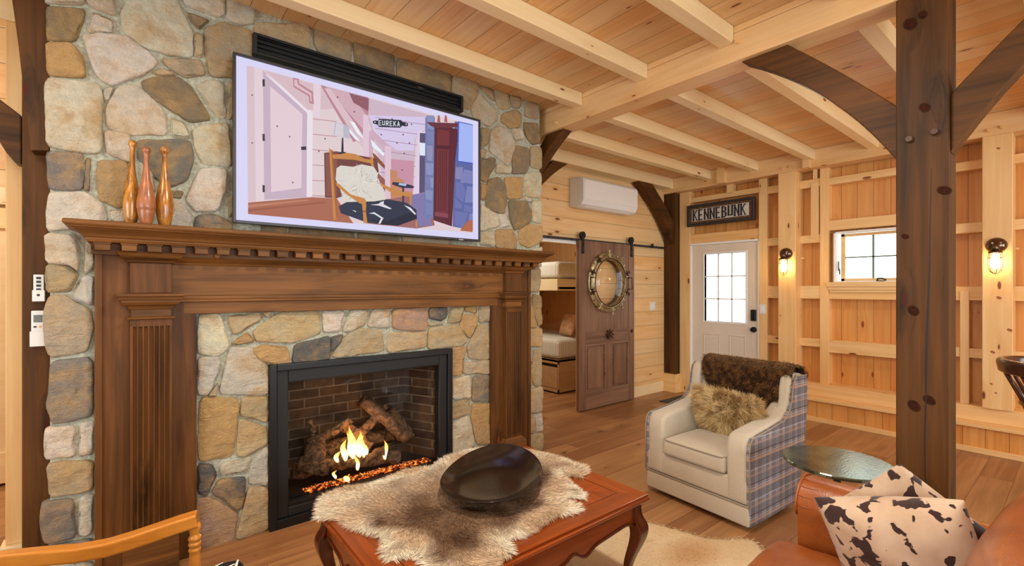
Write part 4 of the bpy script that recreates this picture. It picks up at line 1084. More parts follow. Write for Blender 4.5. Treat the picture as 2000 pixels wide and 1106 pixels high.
# upper panel with round hole
mb = MB(); circ = PH(pcx, pcz, .285, 48); x0, x1, z0, z1 = 4.088, 4.885, .93, 1.985
vs = []; fs = []
for (x, z) in circ:
    dx, dz = x - pcx, z - pcz; k = min(((x1 - pcx) / dx if dx > 0 else (x0 - pcx) / dx) if abs(dx) > 1e-6 else 9e9, ((z1 - pcz) / dz if dz > 0 else (z0 - pcz) / dz) if abs(dz) > 1e-6 else 9e9)
    vs += [(x, by0 + .008, z), (pcx + dx * k, by0 + .008, pcz + dz * k), (x, by1 - .008, z), (pcx + dx * k, by1 - .008, pcz + dz * k)]
N4 = len(circ)
for i in range(N4):
    j = (i + 1) % N4; a, b = 4 * i, 4 * j
    fs += [(a, b, b + 1, a + 1), (a + 2, a + 3, b + 3, b + 2), (a, a + 2, b + 2, b)]
for cx_, cz_ in ((x0, z0), (x1, z0), (x0, z1), (x1, z1)):    # corners
    c = len(vs); best = sorted(range(N4), key=lambda i: (vs[4 * i + 1][0] - cx_) ** 2 + (vs[4 * i + 1][2] - cz_) ** 2)[:2]
    vs.append((cx_, by0 + .008, cz_)); fs.append((4 * best[0] + 1, 4 * best[1] + 1, c))
part('upper_panel', mb.add(vs, fs), M['barnZ'], bd)
def rpanel(x0, x1, z0, z1):
    part('lower_panel', box(x0, x1, by0 + .018, by1 - .018, z0, z1).prism([(x0 + .04, z0 + .04), (x1 - .04, z0 + .04), (x1 - .04, z1 - .04), (x0 + .04, z1 - .04)], 'Y', by0 + .007, by0 + .02), M['barnZ'], bd, .004)
    part('panel_moulding', frame4(MB(), x0 - .002, x1 + .002, z0 - .002, z1 + .002, .016, .016, .016, .016, by0 - .004, by0 + .022), M['barnX'], bd, .005)
rpanel(4.088, 4.435, .205, .765); rpanel(4.555, 4.885, .205, .765)
def torus(mb, c, Rr, r, axis='Y', n=48, m=10, flat=1.0):
    vs = []
    for i in range(n):
        th = 2 * math.pi * i / n
        for j in range(m):
            ph = 2 * math.pi * j / m; rr = Rr + r * math.cos(ph); h = r * flat * math.sin(ph)
            vs.append((c[0] + rr * math.cos(th), c[1] + h, c[2] + rr * math.sin(th)) if axis == 'Y' else (c[0] + rr * math.cos(th), c[1] + rr * math.sin(th), c[2] + h))
    fs = [(i * m + j, i * m + (j + 1) % m, ((i + 1) % n) * m + (j + 1) % m, ((i + 1) % n) * m + j) for i in range(n) for j in range(m)]
    return mb.add(vs, fs)
mb = MB(); pr = [(.365, 0), (.365, .018), (.35, .026), (.325, .028), (.318, .05), (.305, .058), (.285, .056), (.277, .04), (.277, 0)]
vs = []; fs = []; NS = 56
for r_, h in pr:
    for k in range(NS):
        th = 2 * math.pi * k / NS; vs.append((pcx + r_ * math.cos(th), by0 + .004 - h, pcz + r_ * math.sin(th)))
for i in range(len(pr) - 1):
    for k in range(NS): fs.append((i * NS + k, i * NS + (k + 1) % NS, (i + 1) * NS + (k + 1) % NS, (i + 1) * NS + k))
prg = part('porthole_ring', mb.add(vs, fs), M['brass'], bd, smooth=True)
mb = MB(); torus(mb, (pcx, by0 - .05, pcz), .292, .009)
part('glass_rim', mb, M['bronze'], prg, smooth=True)
mb = MB()
for i in range(14):
    th = 2 * math.pi * (i + .5) / 14; c_, s__ = math.cos(th), math.sin(th)
    mb.tube([(pcx + c_ * .348, by0 - .02, pcz + s__ * .348), (pcx + c_ * .348, by0 - .036, pcz + s__ * .348)], .010, 8)
part('ring_bolt', mb, M['brass'], prg)
mb = MB()
dm = [(.283 * math.sin(a), .07 * math.cos(a)) for a in np.linspace(math.pi / 2, .02, 10)]
vs = []
for r_, h in dm:
    for k in range(40):
        th = 2 * math.pi * k / 40; vs.append((pcx + r_ * math.cos(th), by0 - .03 - h, pcz + r_ * math.sin(th)))
fs = [(i * 40 + k, i * 40 + (k + 1) % 40, (i + 1) * 40 + (k + 1) % 40, (i + 1) * 40 + k) for i in range(len(dm) - 1) for k in range(40)]; fs.append(tuple(9 * 40 + k for k in range(40)))
g_ = part('porthole_glass', mb.add(vs, fs), M['glass'], prg, smooth=True)
for th in (20, 55, 95, 128, 160, 200, 235, 275, 305, 338):      # clamp dogs round the ring
    a = R(th); c_, s__ = math.cos(a), math.sin(a); px_, pz_ = pcx + c_ * .335, pcz + s__ * .335
    m_ = MB().tube([(px_ - s__ * .035, by0 - .045, pz_ + c_ * .035), (px_ + s__ * .035, by0 - .045, pz_ - c_ * .035)], .009, 8).tube([(px_, by0 - .02, pz_), (px_, by0 - .07, pz_)], .008, 8)
    m_.tube([(pcx + c_ * .30, by0 - .055, pcz + s__ * .30), (pcx + c_ * .385, by0 - .05, pcz + s__ * .385)], .008, 8)
    m_.tube([(pcx + c_ * .385 - s__ * .02, by0 - .05, pcz + s__ * .385 + c_ * .02), (pcx + c_ * .385 + s__ * .02, by0 - .05, pcz + s__ * .385 - c_ * .02)], .007, 8)
    part('clamp_dog', m_, M['brass'] if th % 2 else M['bronze'], prg)
for sx in (-1, 1):                                               # square pull handles each side
    xx = pcx + sx * .34
    part('pull_handle', MB().tube([(xx, by0 - .03, 1.56), (xx, by0 - .10, 1.56), (xx + sx * .01, by0 - .10, 1.42), (xx, by0 - .03, 1.42)], .008, 8).tube([(xx, by0 - .03, 1.42), (xx, by0 - .03, 1.56)], .007, 8), M['bronze'], bd)
mb = MB(); wx, wz = 4.487, .872; torus(mb, (wx, by0 - .028, wz), .040, .007, n=24, m=8)
for i in range(8):
    a = math.pi * i / 4; mb.tube([(wx, by0 - .028, wz), (wx + math.cos(a) * .068, by0 - .028, wz + math.sin(a) * .068)], [.006, .009], 7)
mb.lathe([(.001, -.045), (.014, -.042), (.016, -.02), (.012, 0)], (wx, by0 + .001, wz), 12, 'Y')
part('ship_wheel_knob', mb, M['bronze'], bd)
part('latch_pull', MB().lathe([(.001, -.010), (.02, -.008), (.024, 0), (.02, .002)], (4.948, by0, .885), 14, 'Y'), M['bronze'], bd)
for xh in (4.03, 4.94):
    hs_ = part('hanger_strap', box(xh - .02, xh + .02, by0 - .010, by0, 1.83, 2.06), M['black'], bd, .002)
    part('hanger_wheel', MB().tube([(xh, by0 - .012, 2.045), (xh, by0 + .02, 2.045)], .042, 20).tube([(xh, by0 - .02, 2.045), (xh, by0 + .026, 2.045)], .012, 10), M['black'], hs_, .002)
    for zz in (1.85, 1.93): part('bolt', MB().tube([(xh, by0 - .018, zz), (xh, by0 - .008, zz)], .010, 8), M['blackm'], hs_)
rl = thing('door_rail_track', (4.6, 3.72, 2.0), 'long dark steel track the barn door hangs from', 'rail')
part('bar', box(3.30, 5.715, 3.704, 3.712, 1.975, 2.017 - .014), M['iron'], rl, .001)
for x_ in (3.5, 3.86, 4.24, 4.62, 5.03, 5.36, 5.64): part('spacer', MB().tube([(x_, 3.698, 1.99), (x_, 3.76, 1.99)], .011, 10), M['black'], rl)
part('end_stop', box(5.40, 5.435, 3.69, 3.716, 1.972, 2.028), M['black'], rl, .003)
# switches
def switch(name, c, axis, lab, gang=1):
    t = thing(name, c, lab, 'light switch'); x, y, z = c
    if axis == 'Y':
        part('plate', box(x - .035 * gang * .75 - .01, x + .035 * gang * .75 + .01, y - .006, y, z - .058, z + .058), M['white'], t, .002)
        for g in range(gang): part('rocker', box(x + (g - (gang - 1) / 2) * .05 - .016, x + (g - (gang - 1) / 2) * .05 + .016, y - .010, y - .004, z - .033, z + .033), M['winwhite'], t, .002)
    else:
        part('plate', box(x - .006, x, y - .036, y + .036, z - .058, z + .058), M['white'], t, .002)
        part('rocker', box(x - .010, x - .004, y - .016, y + .016, z - .033, z + .033), M['winwhite'], t, .002)
switch('light_switch', (5.50, 3.76, 1.19), 'Y', 'white double light switch on board wall right of barn door', 2)
switch('light_switch', (5.87, 2.474, 1.18), 'X', 'white light switch on the stud beside the entry door')

# ------------------------------------------------------------------ entry door
GY0, GY1, GZ0, GZ1 = 2.69, 3.225, 1.0, 1.88
mb = MB(); holed(mb, DY0 + .012, DY1 - .012, .02, DZ - .015, [(GY0, GY1, GZ0, GZ1)], lambda a, b, c, d: mb.box(5.90, 5.945, a, b, c, d))
d1 = struct('door_1', mb, M['cream'], label='cream entry door with nine-pane window')
mb = MB()
mb.box(5.893, 5.952, GY0 - .022, GY0, GZ0 - .022, GZ1 + .022).box(5.893, 5.952, GY1, GY1 + .022, GZ0 - .022, GZ1 + .022).box(5.893, 5.952, GY0, GY1, GZ0 - .022, GZ0).box(5.893, 5.952, GY0, GY1, GZ1, GZ1 + .022)
struct('window_frame', mb, M['winwhite'], d1, .003)
mb = MB()
for i in (1, 2): yy = GY0 + (GY1 - GY0) * i / 3; mb.box(5.912, 5.932, yy - .008, yy + .008, GZ0, GZ1); zz = GZ0 + (GZ1 - GZ0) * i / 3; mb.box(5.912, 5.932, GY0, GY1, zz - .008, zz + .008)
struct('muntin', mb, M['iron'] if 0 else M['winwhite'], d1)
struct('glass', box(5.925, 5.929, GY0, GY1, GZ0, GZ1), M['glass'], d1)
for y0, y1 in ((3.02, 3.235), (2.69, 2.89)):
    mb = MB().box(5.893, 5.91, y0, y1, .30, .31).box(5.893, 5.91, y0, y1, .825, .835).box(5.893, 5.91, y0, y0 + .01, .30, .835).box(5.893, 5.91, y1 - .01, y1, .30, .835).box(5.896, 5.91, y0 + .03, y1 - .03, .33, .805)
    struct('door_panel', mb, M['cream'], d1, .003)
struct('lock_keypad', box(5.872, 5.90, 2.556, 2.622, 1.03, 1.17), M['black'], d1, .012, label='black keypad lock')
struct('deadbolt', MB().lathe([(.001, -.05), (.026, -.048), (.032, -.03), (.02, -.02), (.02, -.01), (.034, -.006), (.034, 0)], (5.90, 2.589, .925), 18, 'X'), M['black'], d1, label='black round door knob')
for z in (.25, 1.0, 1.78): struct('hinge', MB().tube([(5.893, 3.412, z - .05), (5.893, 3.412, z + .05)], .008, 8), M['chrome'], d1)
mb = MB().box(5.875, 6.0, DY1 - .012, DY1 + .008, 0, DZ).box(5.875, 6.0, DY0 - .008, DY0 + .012, 0, DZ).box(5.875, 6.0, DY0 - .008, DY1 + .008, DZ - .013, DZ + .012).box(5.88, 6.0, DY0, DY1, 0, .02)
trim(mb, M['winwhite'], .002)
o = part('doormat', box(5.15, 5.72, 2.75, 3.42, .001, .012), M['mat'], None, .004); tag(o, 'dark flat doormat on the floor before entry door', 'doormat')
# ------------------------------------------------------------------ window
mb = MB().box(5.875, 6.15, WY1 - .018, WY1, WZ0, WZ1).box(5.875, 6.15, WY0, WY0 + .018, WZ0, WZ1).box(5.875, 6.15, WY0, WY1, WZ1 - .014, WZ1).box(5.90, 6.15, WY0, WY1, WZ0, WZ0 + .012)
w1 = struct('window_1', mb, M['winwhite'], bevel=.002, label='small casement window beside the dark post')
sy0, sy1, sz0, sz1 = WY0 + .02, WY1 - .045, WZ0 + .01, WZ1 - .02
mb = MB()
for a in ((5.96, 6.0, sy0, sy0 + .035, sz0, sz1), (5.96, 6.0, sy1 - .035, sy1, sz0, sz1), (5.96, 6.0, sy0, sy1, sz1 - .03, sz1), (5.96, 6.0, sy0, sy1, sz0, sz0 + .03)): mb.box(*a)
struct('sash', mb, M['pineY'], w1, .003)
mb = MB().box(5.975, 5.99, (sy0 + sy1) / 2 - .008, (sy0 + sy1) / 2 + .008, sz0, sz1).box(5.975, 5.99, sy0, sy1, (sz0 + sz1) / 2 - .007, (sz0 + sz1) / 2 + .007)
struct('muntin', mb, plain('green_grey_muntin', (110, 130, 118), .5), w1)
struct('glass', box(5.984, 5.988, sy0, sy1, sz0, sz1), M['glass'], w1)
struct('window_sill', box(5.845, 6.0, WY0 - .06, WY1 + .06, 1.445, WZ0).box(5.855, 6.0, WY0 - .04, WY1 + .045, 1.41, 1.446), M['pineY'], w1, .004)
struct('window_apron', box(5.865, 6.0, WY0 - .04, WY1 + .04, 1.385, 1.41), M['pineY'], w1, .003)
struct('crank', MB().box(5.90, 5.95, 1.30, 1.38, 1.498, 1.508).tube([(5.925, 1.375, 1.505), (5.915, 1.37, 1.53), (5.905, 1.33, 1.532), (5.90, 1.295, 1.512)], .008, 8), M['iron'], w1, .002)
struct('latch', MB().box(5.945, 5.96, 1.715, 1.722, 1.62, 1.72).tube([(5.95, 1.712, 1.64), (5.93, 1.705, 1.60), (5.94, 1.705, 1.58)], .006, 8), M['iron'], w1)

# ------------------------------------------------------------------ caged wall lamps
def lamp(y, z, lab):
    x = 5.75; t = thing('wall_lamp', (x, y, z), lab, 'wall lamp', 'caged wall lamps on pine posts')
    part('canopy', MB().lathe([(.068, 0), (.066, -.012), (.052, -.034), (.030, -.048), (.001, -.052)], (x, y, z + .02), 24, 'X'), M['chrome'], t, smooth=True)
    part('socket', MB().tube([(x - .045, y, z + .02), (x - .075, y, z + .01), (x - .075, y, z - .03)], [.018, .022, .028], 16), M['chrome'], t, smooth=True)
    part('collar', MB().lathe([(.030, 0), (.044, -.004), (.046, -.014), (.030, -.02)], (x - .075, y, z - .03), 20), M['chrome'], t)
    part('bulb', MB().lathe([(.001, -.185), (.014, -.18), (.027, -.155), (.03, -.13), (.024, -.09), (.014, -.06), (.014, -.045)], (x - .075, y, z), 16), M['bulb'], t, smooth=True)
    cg = MB()
    for k in range(6):
        a = k * math.pi / 3 + .3; c_, s__ = math.cos(a), math.sin(a)
        cg.tube([(x - .075 + c_ * r_, y + s__ * r_, z + h) for r_, h in ((.042, -.045), (.046, -.10), (.045, -.17), (.034, -.205), (.012, -.222), (0, -.225))], .0026, 6)
    torus(cg, (x - .075, y, z - .09), .046, .0026, 'Z', 24, 6); torus(cg, (x - .075, y, z - .045), .043, .003, 'Z', 24, 6)
    part('cage', cg, M['chrome'], t)
    light('wall_lamp_light', 'POINT', (x - .075, y, z - .12), 48, (1, .66, .30), size=.03)
    return t
lamp(2.17, 1.80, 'lit caged wall lamp with round cap beside the entry door')
lamp(.507, 1.775, 'lit caged wall lamp on cracked timber right of dark post')

# ------------------------------------------------------------------ KENNEBUNK sign
sg = thing('wall_sign', (5.86, 3.0, 2.26), 'antique KENNEBUNK board with dark letters on white above the entry door', 'sign')
sy0, sy1, sz0, sz1 = 2.553, 3.442, 2.262, 2.548
part('board', box(5.842, 5.868, sy0 + .02, sy1 - .02, sz0 + .02, sz1 - .02), plain('brown_sign_paint', (96, 66, 34), .6, nscale=30, namt=.3), sg)
mb = MB()
for a in ((sy0, sy0 + .038, sz0, sz1), (sy1 - .038, sy1, sz0, sz1), (sy0 + .038, sy1 - .038, sz0, sz0 + .036), (sy0 + .038, sy1 - .038, sz1 - .036, sz1)): mb.box(5.825, 5.87, *a)
part('frame', mb, plain('black_chipped_frame', (42, 40, 42), .5, nscale=60, namt=.4), sg, .008)
part('white_field', box(5.838, 5.844, sy0 + .070, sy1 - .070, sz0 + .064, sz1 - .064), plain('aged_white_paint', (206, 200, 192), .7, nscale=20, namt=.06), sg)
lt = MB(); word = 'KENNEBUNK'; fw = (sy1 - sy0 - .176) / 9; cwid = fw * .66; hh = .128; zb = sz0 + .079
for i, chh in enumerate(word):
    yl = sy1 - .088 - i * fw                      # reading direction runs toward -Y
    st_ = [(a, b) for a, b in LET[chh]]
    sw_ = .0088 if chh in 'NK' else .0095
    wl_ = .78 if chh == 'E' else .92
    def P2(p): return (yl - p[0] * cwid * wl_ - .006, zb + p[1] * hh)
    for ks, (a, b) in enumerate(st_):
        A, B = P2(a), P2(b); vert = abs(a[0] - b[0]) < .05
        pts_ = stroke(A, B, sw_ * (1.12 if vert else .68)); lt.prism(pts_, 'X', 5.8335 - .0002 * ks, 5.8385)
    ser = {'K': [(0, 0), (0, 1), (1, 0), (.95, 1)], 'N': [(0, 0), (0, 1), (1, 1)], 'U': [(0, 1), (.95, 1)], 'E': [(0, 0), (0, 1)], 'B': [(0, 0), (0, 1)]}[chh]
    for p_ in ser:
        A = P2(p_); lt.prism([(A[0] - .014, A[1] - .004), (A[0] + .014, A[1] - .004), (A[0] + .014, A[1] + .004), (A[0] - .014, A[1] + .004)], 'X', 5.833, 5.838)
    if chh == 'E':
        for zz in (0, .5, 1): A = P2((1 if zz != .5 else .8, zz)); lt.prism([(A[0] - .003, A[1] - .010), (A[0] + .003, A[1] - .010), (A[0] + .003, A[1] + .010), (A[0] - .003, A[1] + .010)], 'X', 5.833, 5.838)
part('lettering', lt, plain('sign_black', (34, 30, 32), .6), sg)

# ------------------------------------------------------------------ bunk room seen through the opening
struct('wall_bunk_room', box(2.6, 6.1, 6.1, 6.2, 0, 2.94).box(5.6, 5.7, 3.9, 6.1, 0, 2.94).box(2.6, 2.7, 3.9, 6.1, 0, 2.94), M['sideZx'])
for z0, z1 in ((.86, .98), (1.42, 1.5), (2.22, 2.32)):
    trim(box(3.2, 5.6, 6.03, 6.1, z0, z1), M['joistX'])
trim(box(3.98, 4.06, 6.02, 6.1, 1.5, 2.94).box(5.0, 5.1, 6.02, 6.1, 0, 2.94), M['pineZ'])
o = brace('pine_brace', [(4.0, 1.75), (4.08, 1.75), (4.75, 2.5), (4.67, 2.55)], 'Y', 6.0, 6.1, M['joistX'], 'pale diagonal brace on the bunk room back wall'); o['kind'] = 'structure'; del o['group']
bk = thing('bunk_bed', (4.9, 5.2, 0), 'built-in wooden bunk bed with storage base seen past the barn door', 'bunk bed')
BX, BY = 4.44, 4.50
part('base', box(BX, 5.55, BY, BY + .02, .02, .46).box(BX, 5.55, BY, 6.0, .43, .46).box(BX, BX + .02, BY, 6.0, .40, .46).box(BX, BX + .02, BY, 6.0, .02, .07), M['ply'], bk, .002)
part('base_inside', box(BX + .03, 5.5, BY + .03, 6.0, .05, .42), M['blackm'], bk)
for y0, y1 in ((BY + .025, BY + .72), (BY + .74, BY + 1.45)): part('drawer', box(BX - .004, BX + .018, y0, y1, .075, .355), M['ply'], bk, .002)
part('upper_rail', box(BX - .02, BX + .02, BY, 6.0, 1.40, 1.56).box(BX + .02, 5.55, BY, BY + .03, 1.40, 1.56), M['joistX'], bk, .003)
part('upper_deck', box(BX, 5.55, BY, 6.0, 1.42, 1.45), M['ply'], bk)
def mattress(z0, z1, lab):
    o = part('mattress', box(BX + .01, 5.5, BY + .02, 5.98, z0, z1), M['quilt'], None, .06, 5); tag(o, lab, 'mattress', 'bunk mattresses'); return o
mattress(.465, .735, 'cream ribbed mattress on the lower bunk'); mattress(1.565, 1.80, 'cream ribbed mattress on the upper bunk')

# ------------------------------------------------------------------ fur helper: real tapered fibres on a surface
def fur(name, roots, normals, dirs, lens, cols, width, parent, lay=.5, jit=.35, droop=0.0, label=None):
    """roots etc. in world coordinates (N,3); each fibre is a tapered three-section blade that curls toward dirs."""
    N = len(roots); nr = normals; dr = dirs + rng.normal(0, jit, (N, 3)); dr /= np.linalg.norm(dr, axis=1, keepdims=True) + 1e-9
    up = nr * (1 - lay) + dr * lay; up /= np.linalg.norm(up, axis=1, keepdims=True) + 1e-9
    L = lens[:, None]
    p1 = roots + up * L * .42
    up2 = nr * (1 - lay) * .5 + dr * (lay + .35) + np.array([0, 0, -droop]); up2 /= np.linalg.norm(up2, axis=1, keepdims=True) + 1e-9
    p2 = p1 + up2 * L * .34; p3 = p2 + (up2 * .8 + dr * .5 + np.array([0, 0, -droop * .8])) * L * .26
    side = np.cross(dr, rng.normal(0, 1, (N, 3))); side /= np.linalg.norm(side, axis=1, keepdims=True) + 1e-9
    w_ = side * width * .5
    V = np.stack([roots - w_, roots + w_, p1 - w_ * .85, p1 + w_ * .85, p2 - w_ * .5, p2 + w_ * .5, p3], 1).reshape(-1, 3)
    off = np.array(base_of(parent)) if parent is not None else np.zeros(3); V = V - off
    b = np.arange(N)[:, None] * 7
    loops = np.concatenate([b + np.array([0, 1, 3, 2]), b + np.array([2, 3, 5, 4]), b + np.array([4, 5, 6])], 1)  # 4+4+3
    me = bpy.data.meshes.new(name); me.vertices.add(N * 7); me.vertices.foreach_set('co', V.astype(np.float32).ravel())
    me.loops.add(N * 11); me.loops.foreach_set('vertex_index', loops.astype(np.int32).ravel())
    me.polygons.add(N * 3); st_ = (np.arange(N)[:, None] * 11 + np.array([0, 4, 8])).ravel(); me.polygons.foreach_set('loop_start', st_.astype(np.int32))
    me.polygons.foreach_set('use_smooth', np.ones(N * 3, bool)); me.update(calc_edges=True); me.validate()
    a = me.attributes.new('Col', 'FLOAT_COLOR', 'POINT')
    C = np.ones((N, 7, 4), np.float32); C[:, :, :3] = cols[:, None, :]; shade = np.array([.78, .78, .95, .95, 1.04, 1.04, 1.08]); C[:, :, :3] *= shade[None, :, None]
    a.data.foreach_set('color', C.ravel())
    me.materials.append(M['fur']); o = bpy.data.objects.new(name, me); COL.objects.link(o); o['kind'] = 'stuff'
    if parent is not None: o.parent = parent
    if label: o['label'] = label
    return o
def nlin(c): return np.array(lin(c)[:3])
def sample_mesh(o, N, keep=None):
    """random points on a mesh object in its own coordinates."""
    me = o.data; me.calc_loop_triangles(); T = len(me.loop_triangles)
    tv_ = np.empty(T * 3, np.int32); me.loop_triangles.foreach_get('vertices', tv_); tv_ = tv_.reshape(-1, 3)
    co = np.empty(len(me.vertices) * 3, np.float32); me.vertices.foreach_get('co', co); co = co.reshape(-1, 3)
    A, B, Cc = co[tv_[:, 0]], co[tv_[:, 1]], co[tv_[:, 2]]; nn = np.cross(B - A, Cc - A); ar = np.linalg.norm(nn, axis=1); nn = nn / (ar[:, None] + 1e-12)
    if keep is not None: ar = ar * keep((A + B + Cc) / 3, nn)
    idx = rng.choice(T, N, p=ar / ar.sum()); u, v = rng.random(N), rng.random(N); m_ = u + v > 1; u[m_], v[m_] = 1 - u[m_], 1 - v[m_]
    return A[idx] + (B[idx] - A[idx]) * u[:, None] + (Cc[idx] - A[idx]) * v[:, None], nn[idx]
def pillow_mesh(w_, h_, d_, n=26, pinch=.10, M4=None):
    """soft square cushion lying in its own x-z plane, thickness along y."""
    mb = MB(); 
    def pt(i, j, s):
        u, v = -1 + 2 * i / n, -1 + 2 * j / n
        t_ = max(0, (1 - abs(u) ** 2.6)) ** .55 * max(0, (1 - abs(v) ** 2.6)) ** .55
        x = u * (1 - pinch * (1 - abs(u)) * 0 - pinch * (1 - v * v) * abs(u) ** 3 * .0) * w_ / 2; z = v * h_ / 2
        x *= 1 - pinch * (1 - v * v) * abs(u) ** 2 * -.0 - pinch * (1 - v * v) * .0
        # sides draw in between the corners
        x *= 1 - pinch * (1 - abs(v) ** 2) * abs(u) ** 4; z *= 1 - pinch * (1 - abs(u) ** 2) * abs(v) ** 4
        wr = .012 * noise.noise((u * 2.3 + w_ * 9, v * 2.3, s)) * t_
        return (x, s * d_ / 2 * t_ + wr, z)
    for s in (-1, 1):
        vs = [pt(i, j, s) for j in range(n + 1) for i in range(n + 1)]
        if M4 is not None: vs = [tuple(M4 @ Vector(p)) for p in vs]
        mb.add(vs, [(j * (n + 1) + i, j * (n + 1) + i + 1, (j + 1) * (n + 1) + i + 1, (j + 1) * (n + 1) + i) for j in range(n) for i in range(n)])
    return mb
def weld(o, d=.0004):
    bm = bmesh.new(); bm.from_mesh(o.data); bmesh.ops.remove_doubles(bm, verts=bm.verts, dist=d); bmesh.ops.recalc_face_normals(bm, faces=bm.faces); bm.to_mesh(o.data); bm.free()
    o.data.polygons.foreach_set('use_smooth', [True] * len(o.data.polygons)); return o

# ------------------------------------------------------------------ coffee table
TXA, TXB, TYA, TYB, TH = .605, 1.842, 1.268, 2.135, .48
ct = thing('coffee_table', ((TXA + TXB) / 2, (TYA + TYB) / 2, 0), 'cherry wood coffee table with cabriole legs and scalloped apron, under fur hide', 'coffee table')
part('top_edge', MB().prism([(TXA, TYA), (TXB, TYA), (TXB, TYB), (TXA, TYB)], 'Z', TH - .03, TH - .012), M['cherX'], ct, .008, 3)
bw = .105
mb = MB()
mb.prism([(TXA + .008, TYA + .008), (TXB - .008, TYA + .008), (TXB - bw, TYA + bw), (TXA + bw, TYA + bw)], 'Z', TH - .014, TH)
part('top_border', mb, M['cherX'], ct, .0015); mb = MB()
mb.prism([(TXB - .008, TYB - .008), (TXA + .008, TYB - .008), (TXA + bw, TYB - bw), (TXB - bw, TYB - bw)], 'Z', TH - .014, TH)
part('top_border', mb, M['cherX'], ct, .0015)
mb = MB()
mb.prism([(TXA + .008, TYB - .008), (TXA + .008, TYA + .008), (TXA + bw, TYA + bw), (TXA + bw, TYB - bw)], 'Z', TH - .014, TH)
part('top_border', mb, M['cherY'], ct, .0015); mb = MB()
mb.prism([(TXB - .008, TYA + .008), (TXB - .008, TYB - .008), (TXB - bw, TYB - bw), (TXB - bw, TYA + bw)], 'Z', TH - .014, TH)
part('top_border', mb, M['cherY'], ct, .0015)
part('inlay_line', frame4(MB(), 0, 1, 0, 1, .1, .1, .1, .1, 0, 1) if 0 else MB().box(TXA + bw, TXB - bw, TYA + bw, TYB - bw, TH - .014, TH - .0022), M['cherZ'], ct)
cxm, cym = (TXA + TXB) / 2, (TYA + TYB) / 2; i0 = bw + .006
q0, q1, r0, r1 = TXA + i0, TXB - i0, TYA + i0, TYB - i0; k_ = .20
for pts_, mt_ in (([(q0, r0), (q1, r0), (q1 - k_, r0 + k_), (q0 + k_, r0 + k_)], 'cherY'), ([(q1, r1), (q0, r1), (q0 + k_, r1 - k_), (q1 - k_, r1 - k_)], 'cherY'), ([(q0 + k_ + .004, r0 + k_ + .004), (q1 - k_ - .004, r0 + k_ + .004), (q1 - k_ - .004, r1 - k_ - .004), (q0 + k_ + .004, r1 - k_ - .004)], 'cherY'),
                 ([(q1, r0), (q1, r1), (q1 - k_, r1 - k_), (q1 - k_, r0 + k_)], 'cherX'), ([(q0, r1), (q0, r0), (q0 + k_, r0 + k_), (q0 + k_, r1 - k_)], 'cherX')):
    part('parquet_panel', MB().prism(pts_, 'Z', TH - .01, TH - .0008), M[mt_], ct, .001)
part('under_mould', box(TXA + .018, TXB - .018, TYA + .018, TYB - .018, TH - .042, TH - .028), M['cherX'], ct, .005, 3)
def apron_pts(L_):
    h0 = .085; pts = []
    for i in range(61):
        u = i / 60; e = abs(u - .5) * 2
        z = .040 + .050 * (1 - e) ** .8 + .022 * math.exp(-((e - .40) / .07) ** 2) - .018 * math.exp(-((e - .26) / .06) ** 2) + .03 * max(0, (e - .86) / .14) ** 1.5
        pts.append((u * L_, -z - .02))
    return [(0, 0)] + [(x, z) for x, z in pts] + [(L_, 0)]
ax0, ax1, ay0, ay1 = TXA + .075, TXB - .075, TYA + .075, TYB - .075
zt = TH - .042
for yy, y2 in ((TYA + .034, TYA + .054), (TYB - .054, TYB - .034)):
    part('apron', MB().prism([(ax0 + x, zt + z) for x, z in apron_pts(ax1 - ax0)], 'Y', yy, y2), M['cherX'], ct, .003)
for xx, x2 in ((TXA + .034, TXA + .054), (TXB - .054, TXB - .034)):
    part('apron', MB().prism([(ay0 + x, zt + z) for x, z in apron_pts(ay1 - ay0)], 'X', xx, x2), M['cherY'], ct, .003)
for yy in (TYA + .032, TYB - .032): part('apron_bead', MB().tube([(ax0 + x, yy, zt + z) for x, z in apron_pts(ax1 - ax0)[1:-1]], .006, 7), M['cherZ'], ct, smooth=True)
for xx in (TXA + .032, TXB - .032): part('apron_bead', MB().tube([(xx, ay0 + x, zt + z) for x, z in apron_pts(ay1 - ay0)[1:-1]], .006, 7), M['cherZ'], ct, smooth=True)
for sx, sy, lx, ly in ((-1, -1, TXA, TYA), (1, -1, TXB, TYA), (1, 1, TXB, TYB), (-1, 1, TXA, TYB)):
    # cabriole leg: square section swept along an S curve toward the corner
    cx_, cy_ = lx - sx * .058, ly - sy * .058
    prof = [(zt, .0, .031), (zt - .05, .0, .031), (zt - .075, .010, .034), (zt - .105, .022, .034), (zt - .15, .022, .030), (zt - .21, .006, .024), (zt - .27, -.012, .0185), (zt - .33, -.018, .0155), (zt - .375, -.010, .016), (.035, .010, .021), (.018, .022, .026), (.0, .022, .024)]
    mb = MB(); vs = []
    for z, o_, r_ in prof:
        ox, oy = cx_ + sx * o_, cy_ + sy * o_
        for a, b in ((-1, -1), (1, -1), (1, 1), (-1, 1)): vs.append((ox + a * r_, oy + b * r_, z))
    fs = [(4 * i + k, 4 * i + (k + 1) % 4, 4 * i + 4 + (k + 1) % 4, 4 * i + 4 + k) for i in range(len(prof) - 1) for k in range(4)] + [(3, 2, 1, 0), tuple(4 * (len(prof) - 1) + k for k in range(4))]
    o = part('leg', mb.add(vs, fs), M['cherZ'], ct, smooth=True)
    m = o.modifiers.new('bevel', 'BEVEL'); m.width = .006; m.segments = 2; m.limit_method = 'ANGLE'; m.angle_limit = R(40)
    m = o.modifiers.new('sub', 'SUBSURF'); m.levels = 2; m.render_levels = 2

